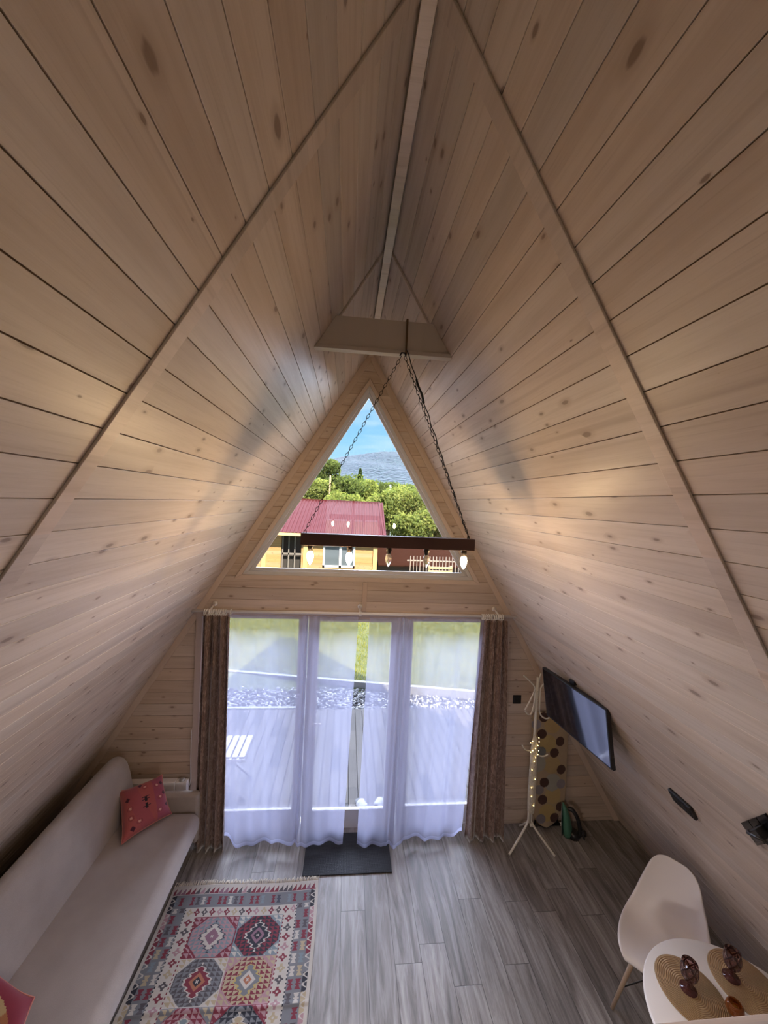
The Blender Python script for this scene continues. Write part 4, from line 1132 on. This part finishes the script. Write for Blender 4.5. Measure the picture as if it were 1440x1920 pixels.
b = MB(); b.prism([(12.53,2.0),(12.53,2.12),(15.2,3.21),(15.2,3.05)], 'x', xr-.01, xr+.05); b.box(xl, xr+.05, 15.14, 15.26, 3.14, 3.20); child(b, 'ridge_cap', roofm, cab)

# low lean-to with brown metal roof and a slatted fence right of the cabin
sh = thing('lean_to', (2.4, 13, .4), 'low brown metal lean-to beside the cabin under the lamp', 'shed')
b = MB(); b.prism([(13.0,1.02),(13.0,1.06),(14.6,1.62),(14.6,1.58)], 'x', .98, 4.6); child(b, 'roof', mat('brown_metal', (.030,.012,.008), .9, **{'Specular IOR Level': .0}), sh)
b = MB(); b.box(.98, 4.6, 13.2, 14.5, .3, 1.05); child(b, 'wall', mat('brown_wall', (.07,.045,.035), .8), sh)
b = MB()
for k in range(18): b.box(2.0+k*.11, 2.02+k*.11, 12.6, 12.64, .4, 1.45)
b.box(1.9, 4.1, 12.64, 12.66, 1.28, 1.32); b.box(1.9, 4.1, 12.64, 12.66, .6, .64); tag(b.build('slat_fence', mat('grey_slats', (.30,.25,.22), .8)), 'thin grey slatted railing in front of the brown lean-to', 'fence')
pm = mat('pallet_wood', (.42,.28,.17), .8)
pa = thing('pallet', (3.05, 12.3, .5), 'upright wooden pallets behind the railing at the right', 'pallet')
for k in range(5):
    b = MB(); b.box(2.55, 3.35, 12.25, 12.28, .62+k*.12, .69+k*.12); child(b, 'slat', pm, pa)
for x in (2.55, 3.28):
    b = MB(); b.box(x, x+.07, 12.28, 12.36, .42, 1.2); child(b, 'stringer', pm, pa)

# grey roofs far behind, poles
for x, z, w_, lab in ((3.15, 3.35, 1.5, 'distant grey roof, the left one among the trees'), (5.0, 3.1, 1.7, 'distant grey roof, the right one among the trees')):
    t_ = thing('distant_house', (x, 34, 2.4), lab, 'house', 'distant grey houses')
    b = MB(); b.prism([(33.5, z), (35, z+.55), (36.5, z)], 'x', x-w_/2, x+w_/2); child(b, 'roof', mat('grey_roofing', (.20,.20,.22), .7), t_)
    b = MB(); b.box(x-w_/2+.1, x+w_/2-.1, 33.7, 36.3, 2.0, z); child(b, 'wall', mat('pale_wall', (.45,.42,.38), .8), t_)
for x, y, h, mm_, lab in ((-1.42, 27, 3.1, pm, 'pale wooden pole among the trees'), (2.75, 30, 2.1, M['steel'], 'thin grey pole, left of the two by the grey roofs'), (3.25, 31, 2.5, M['steel'], 'thin grey pole, right of the two by the grey roofs')):
    b = MB(); b.tube([(x, y, ground_z(y)-.1), (x, y, ground_z(y)+h)], .05, 8); tag(b.build('utility_pole', mm_), lab, 'pole', 'poles behind the cabin')

# folding chair on the deck, slippers
fc = thing('folding_chair', (-1.3, 4.3, -.06), 'white slatted folding chair on the terrace outside the left pane', 'chair')
wm = mat('white_painted_slats', (.19,.175,.165), .5)
for k in range(7):
    x = -1.16-.075*k
    b = MB(); b.prism([(x-.028, 4.14), (x+.026, 4.14), (x+.026, 4.52), (x-.028, 4.52)], 'z', .385, .40); child(b, 'seat_slat', wm, fc)
for k in range(2):
    b = MB(); b.box(-1.7, -1.13, 4.12+.36*k, 4.15+.36*k, .35, .385); child(b, 'seat_rail', wm, fc)
for y in (4.16, 4.48):
    b = MB(); b.tube([(-1.62, y, .37), (-1.12, y-.02, -.055)], .014, 8); child(b, 'leg', wm, fc)
    b = MB(); b.tube([(-1.22, y, .37), (-1.72, y, -.055)], .014, 8); child(b, 'leg', wm, fc)
b = MB(); b.tube([(-1.62, 4.16, .37), (-1.78, 4.16, .85)], .014, 8); b.tube([(-1.62, 4.48, .37), (-1.78, 4.48, .85)], .014, 8); b.box(-1.79, -1.765, 4.14, 4.50, .6, .85); child(b, 'backrest', wm, fc)
sl = thing('slipper', (.14, 3.97, -.06), 'dark slipper with a white strap outside the door, the left one', 'slipper', 'slippers outside the door')
b = MB(); sec = []
for y, w_, h in ((-.13,.03,.02),(-.10,.042,.024),(0,.036,.022),(.08,.048,.022),(.125,.03,.02)): sec.append([(w_*math.cos(2*PI*k/14), y, .002+h/2+h/2*math.sin(2*PI*k/14)) for k in range(14)])
stack(b, sec); b.build('sole', mat('charcoal_foam', (.05,.05,.055), .8), sl)
b = MB(); sec = []
for y in (-.05, -.02, .03, .06):
    sec.append([((.048)*math.cos(PI*k/9), y, .012+.048*math.sin(PI*k/9)) for k in range(10)])
V = [v for s_ in sec for v in s_]; b.add(V, [(i*10+k, i*10+k+1, (i+1)*10+k+1, (i+1)*10+k) for i in range(3) for k in range(9)], 0, True)
o = b.build('strap', mat('white_strap', (.22,.22,.23), .6), sl, recalc=False); md = o.modifiers.new('s', 'SOLIDIFY'); md.thickness = .004
s2_ = copy_tree(sl); s2_.location = (.305, 3.985, -.06); s2_.rotation_euler = (0, 0, -.5); s2_['label'] = 'dark slipper with a white strap outside the door, the right one'; sl.rotation_euler = (0, 0, .45)

# ================================================================ light
w = bpy.data.worlds.new('sky'); SC.world = w; w.use_nodes = True; nt = w.node_tree; nt.nodes.clear()
class WT(NT):
    def __init__(s): s.t = nt
t = WT(); out = t.n('ShaderNodeOutputWorld'); bg = t.n('ShaderNodeBackground'); tc = t.n('ShaderNodeTexCoord'); sp = t.n('ShaderNodeSeparateXYZ'); t.l(tc.outputs['Generated'], sp.inputs[0])
skyc = t.ramp(t.maprange(sp.outputs[2], -.02, .6, 0, 1, False), [(0, (.50,.72,.86)), (.28, (.26,.55,.80)), (.6, (.14,.38,.70)), (1, (.10,.28,.60))])
cl_ = t.noise(t.xyz(t.math('MULTIPLY', sp.outputs[0], 2.2), t.math('MULTIPLY', sp.outputs[1], 2), t.math('MULTIPLY', sp.outputs[2], 16)), 1.6, 3, .5, .5)
c_ = t.mix(t.math('MULTIPLY', t.maprange(cl_, .5, .78), .45), skyc, (.80,.88,.92))
t.l(c_, bg.inputs[0]); bg.inputs[1].default_value = SKY; t.l(bg.outputs[0], out.inputs[0])
def sun(name, direction, strength, color, angle):
    l = bpy.data.lights.new(name, 'SUN'); l.energy = strength; l.color = color; l.angle = math.radians(angle); o = bpy.data.objects.new(name, l); COL.objects.link(o)
    o.rotation_euler = Vector(direction).to_track_quat('-Z', 'Y').to_euler(); o.location = (0, -10, 12); return o
sun('sun', (-.30, 1, -1.0), SUNS, (1, .90, .72), .6)
sun('front_sky_fill', (.05, -1, -.48), FRONT, (.72, .80, 1), 95)  # wide soft fill added from the terrace side to brighten the room
# fill light added behind the made-up rear loft window
lt = bpy.data.lights.new('rear_fill', 'AREA'); lt.energy = LOFT; lt.color = (1, .90, .80); lt.shape = 'RECTANGLE'; lt.size = 1.4; lt.size_y = 1.15
lo = bpy.data.objects.new('rear_fill', lt); COL.objects.link(lo); lo.location = (0, YB-.12, 2.62); lo.rotation_euler = (math.radians(90), 0, 0)
# unseen fill lamp added under the loft to brighten the dining corner
uf = thing('fill_lamp', (.1, .55, 1.46), 'flat round fill lamp added under the edge of the loft', 'lamp')
b = MB(); b.lathe([(.0, -.03), (.16, -.03), (.17, -.02), (.17, 0), (.0, 0)], 40, (.1, .55, 1.46), cap=False); child(b, 'fill_lamp_body', M['white'], uf)
lt = bpy.data.lights.new('under_loft_fill', 'AREA'); lt.energy = UNDER; lt.color = (1, .90, .82); lt.shape = 'DISK'; lt.size = .32
lo = bpy.data.objects.new('under_loft_fill', lt); COL.objects.link(lo); lo.location = (.1, .55, 1.425); lo.rotation_euler = (math.radians(15), 0, 0)

# ================================================================ camera
cam = bpy.data.cameras.new('camera'); co = bpy.data.objects.new('camera', cam); COL.objects.link(co)
F = Vector((0.09568557,0.99515605,-0.0225546)); R = Vector((0.99445952,-0.09457872,0.04588158)); U = Vector((-0.04352615,0.02681984,0.99869223))
co.matrix_world = Matrix(((R.x,U.x,-F.x,-.16136),(R.y,U.y,-F.y,0),(R.z,U.z,-F.z,3.16005),(0,0,0,1)))
cam.sensor_fit = 'HORIZONTAL'; cam.sensor_width = 36; cam.lens = 721/1440*36; cam.clip_start = .02; cam.clip_end = 5000
SC.camera = co
SC.cycles.sample_clamp_indirect = 8.0
vs_ = SC.view_settings; vs_.view_transform = 'Standard'; vs_.look = 'None'; vs_.gamma = 1; vs_.use_curve_mapping = False; vs_.exposure = 0.48
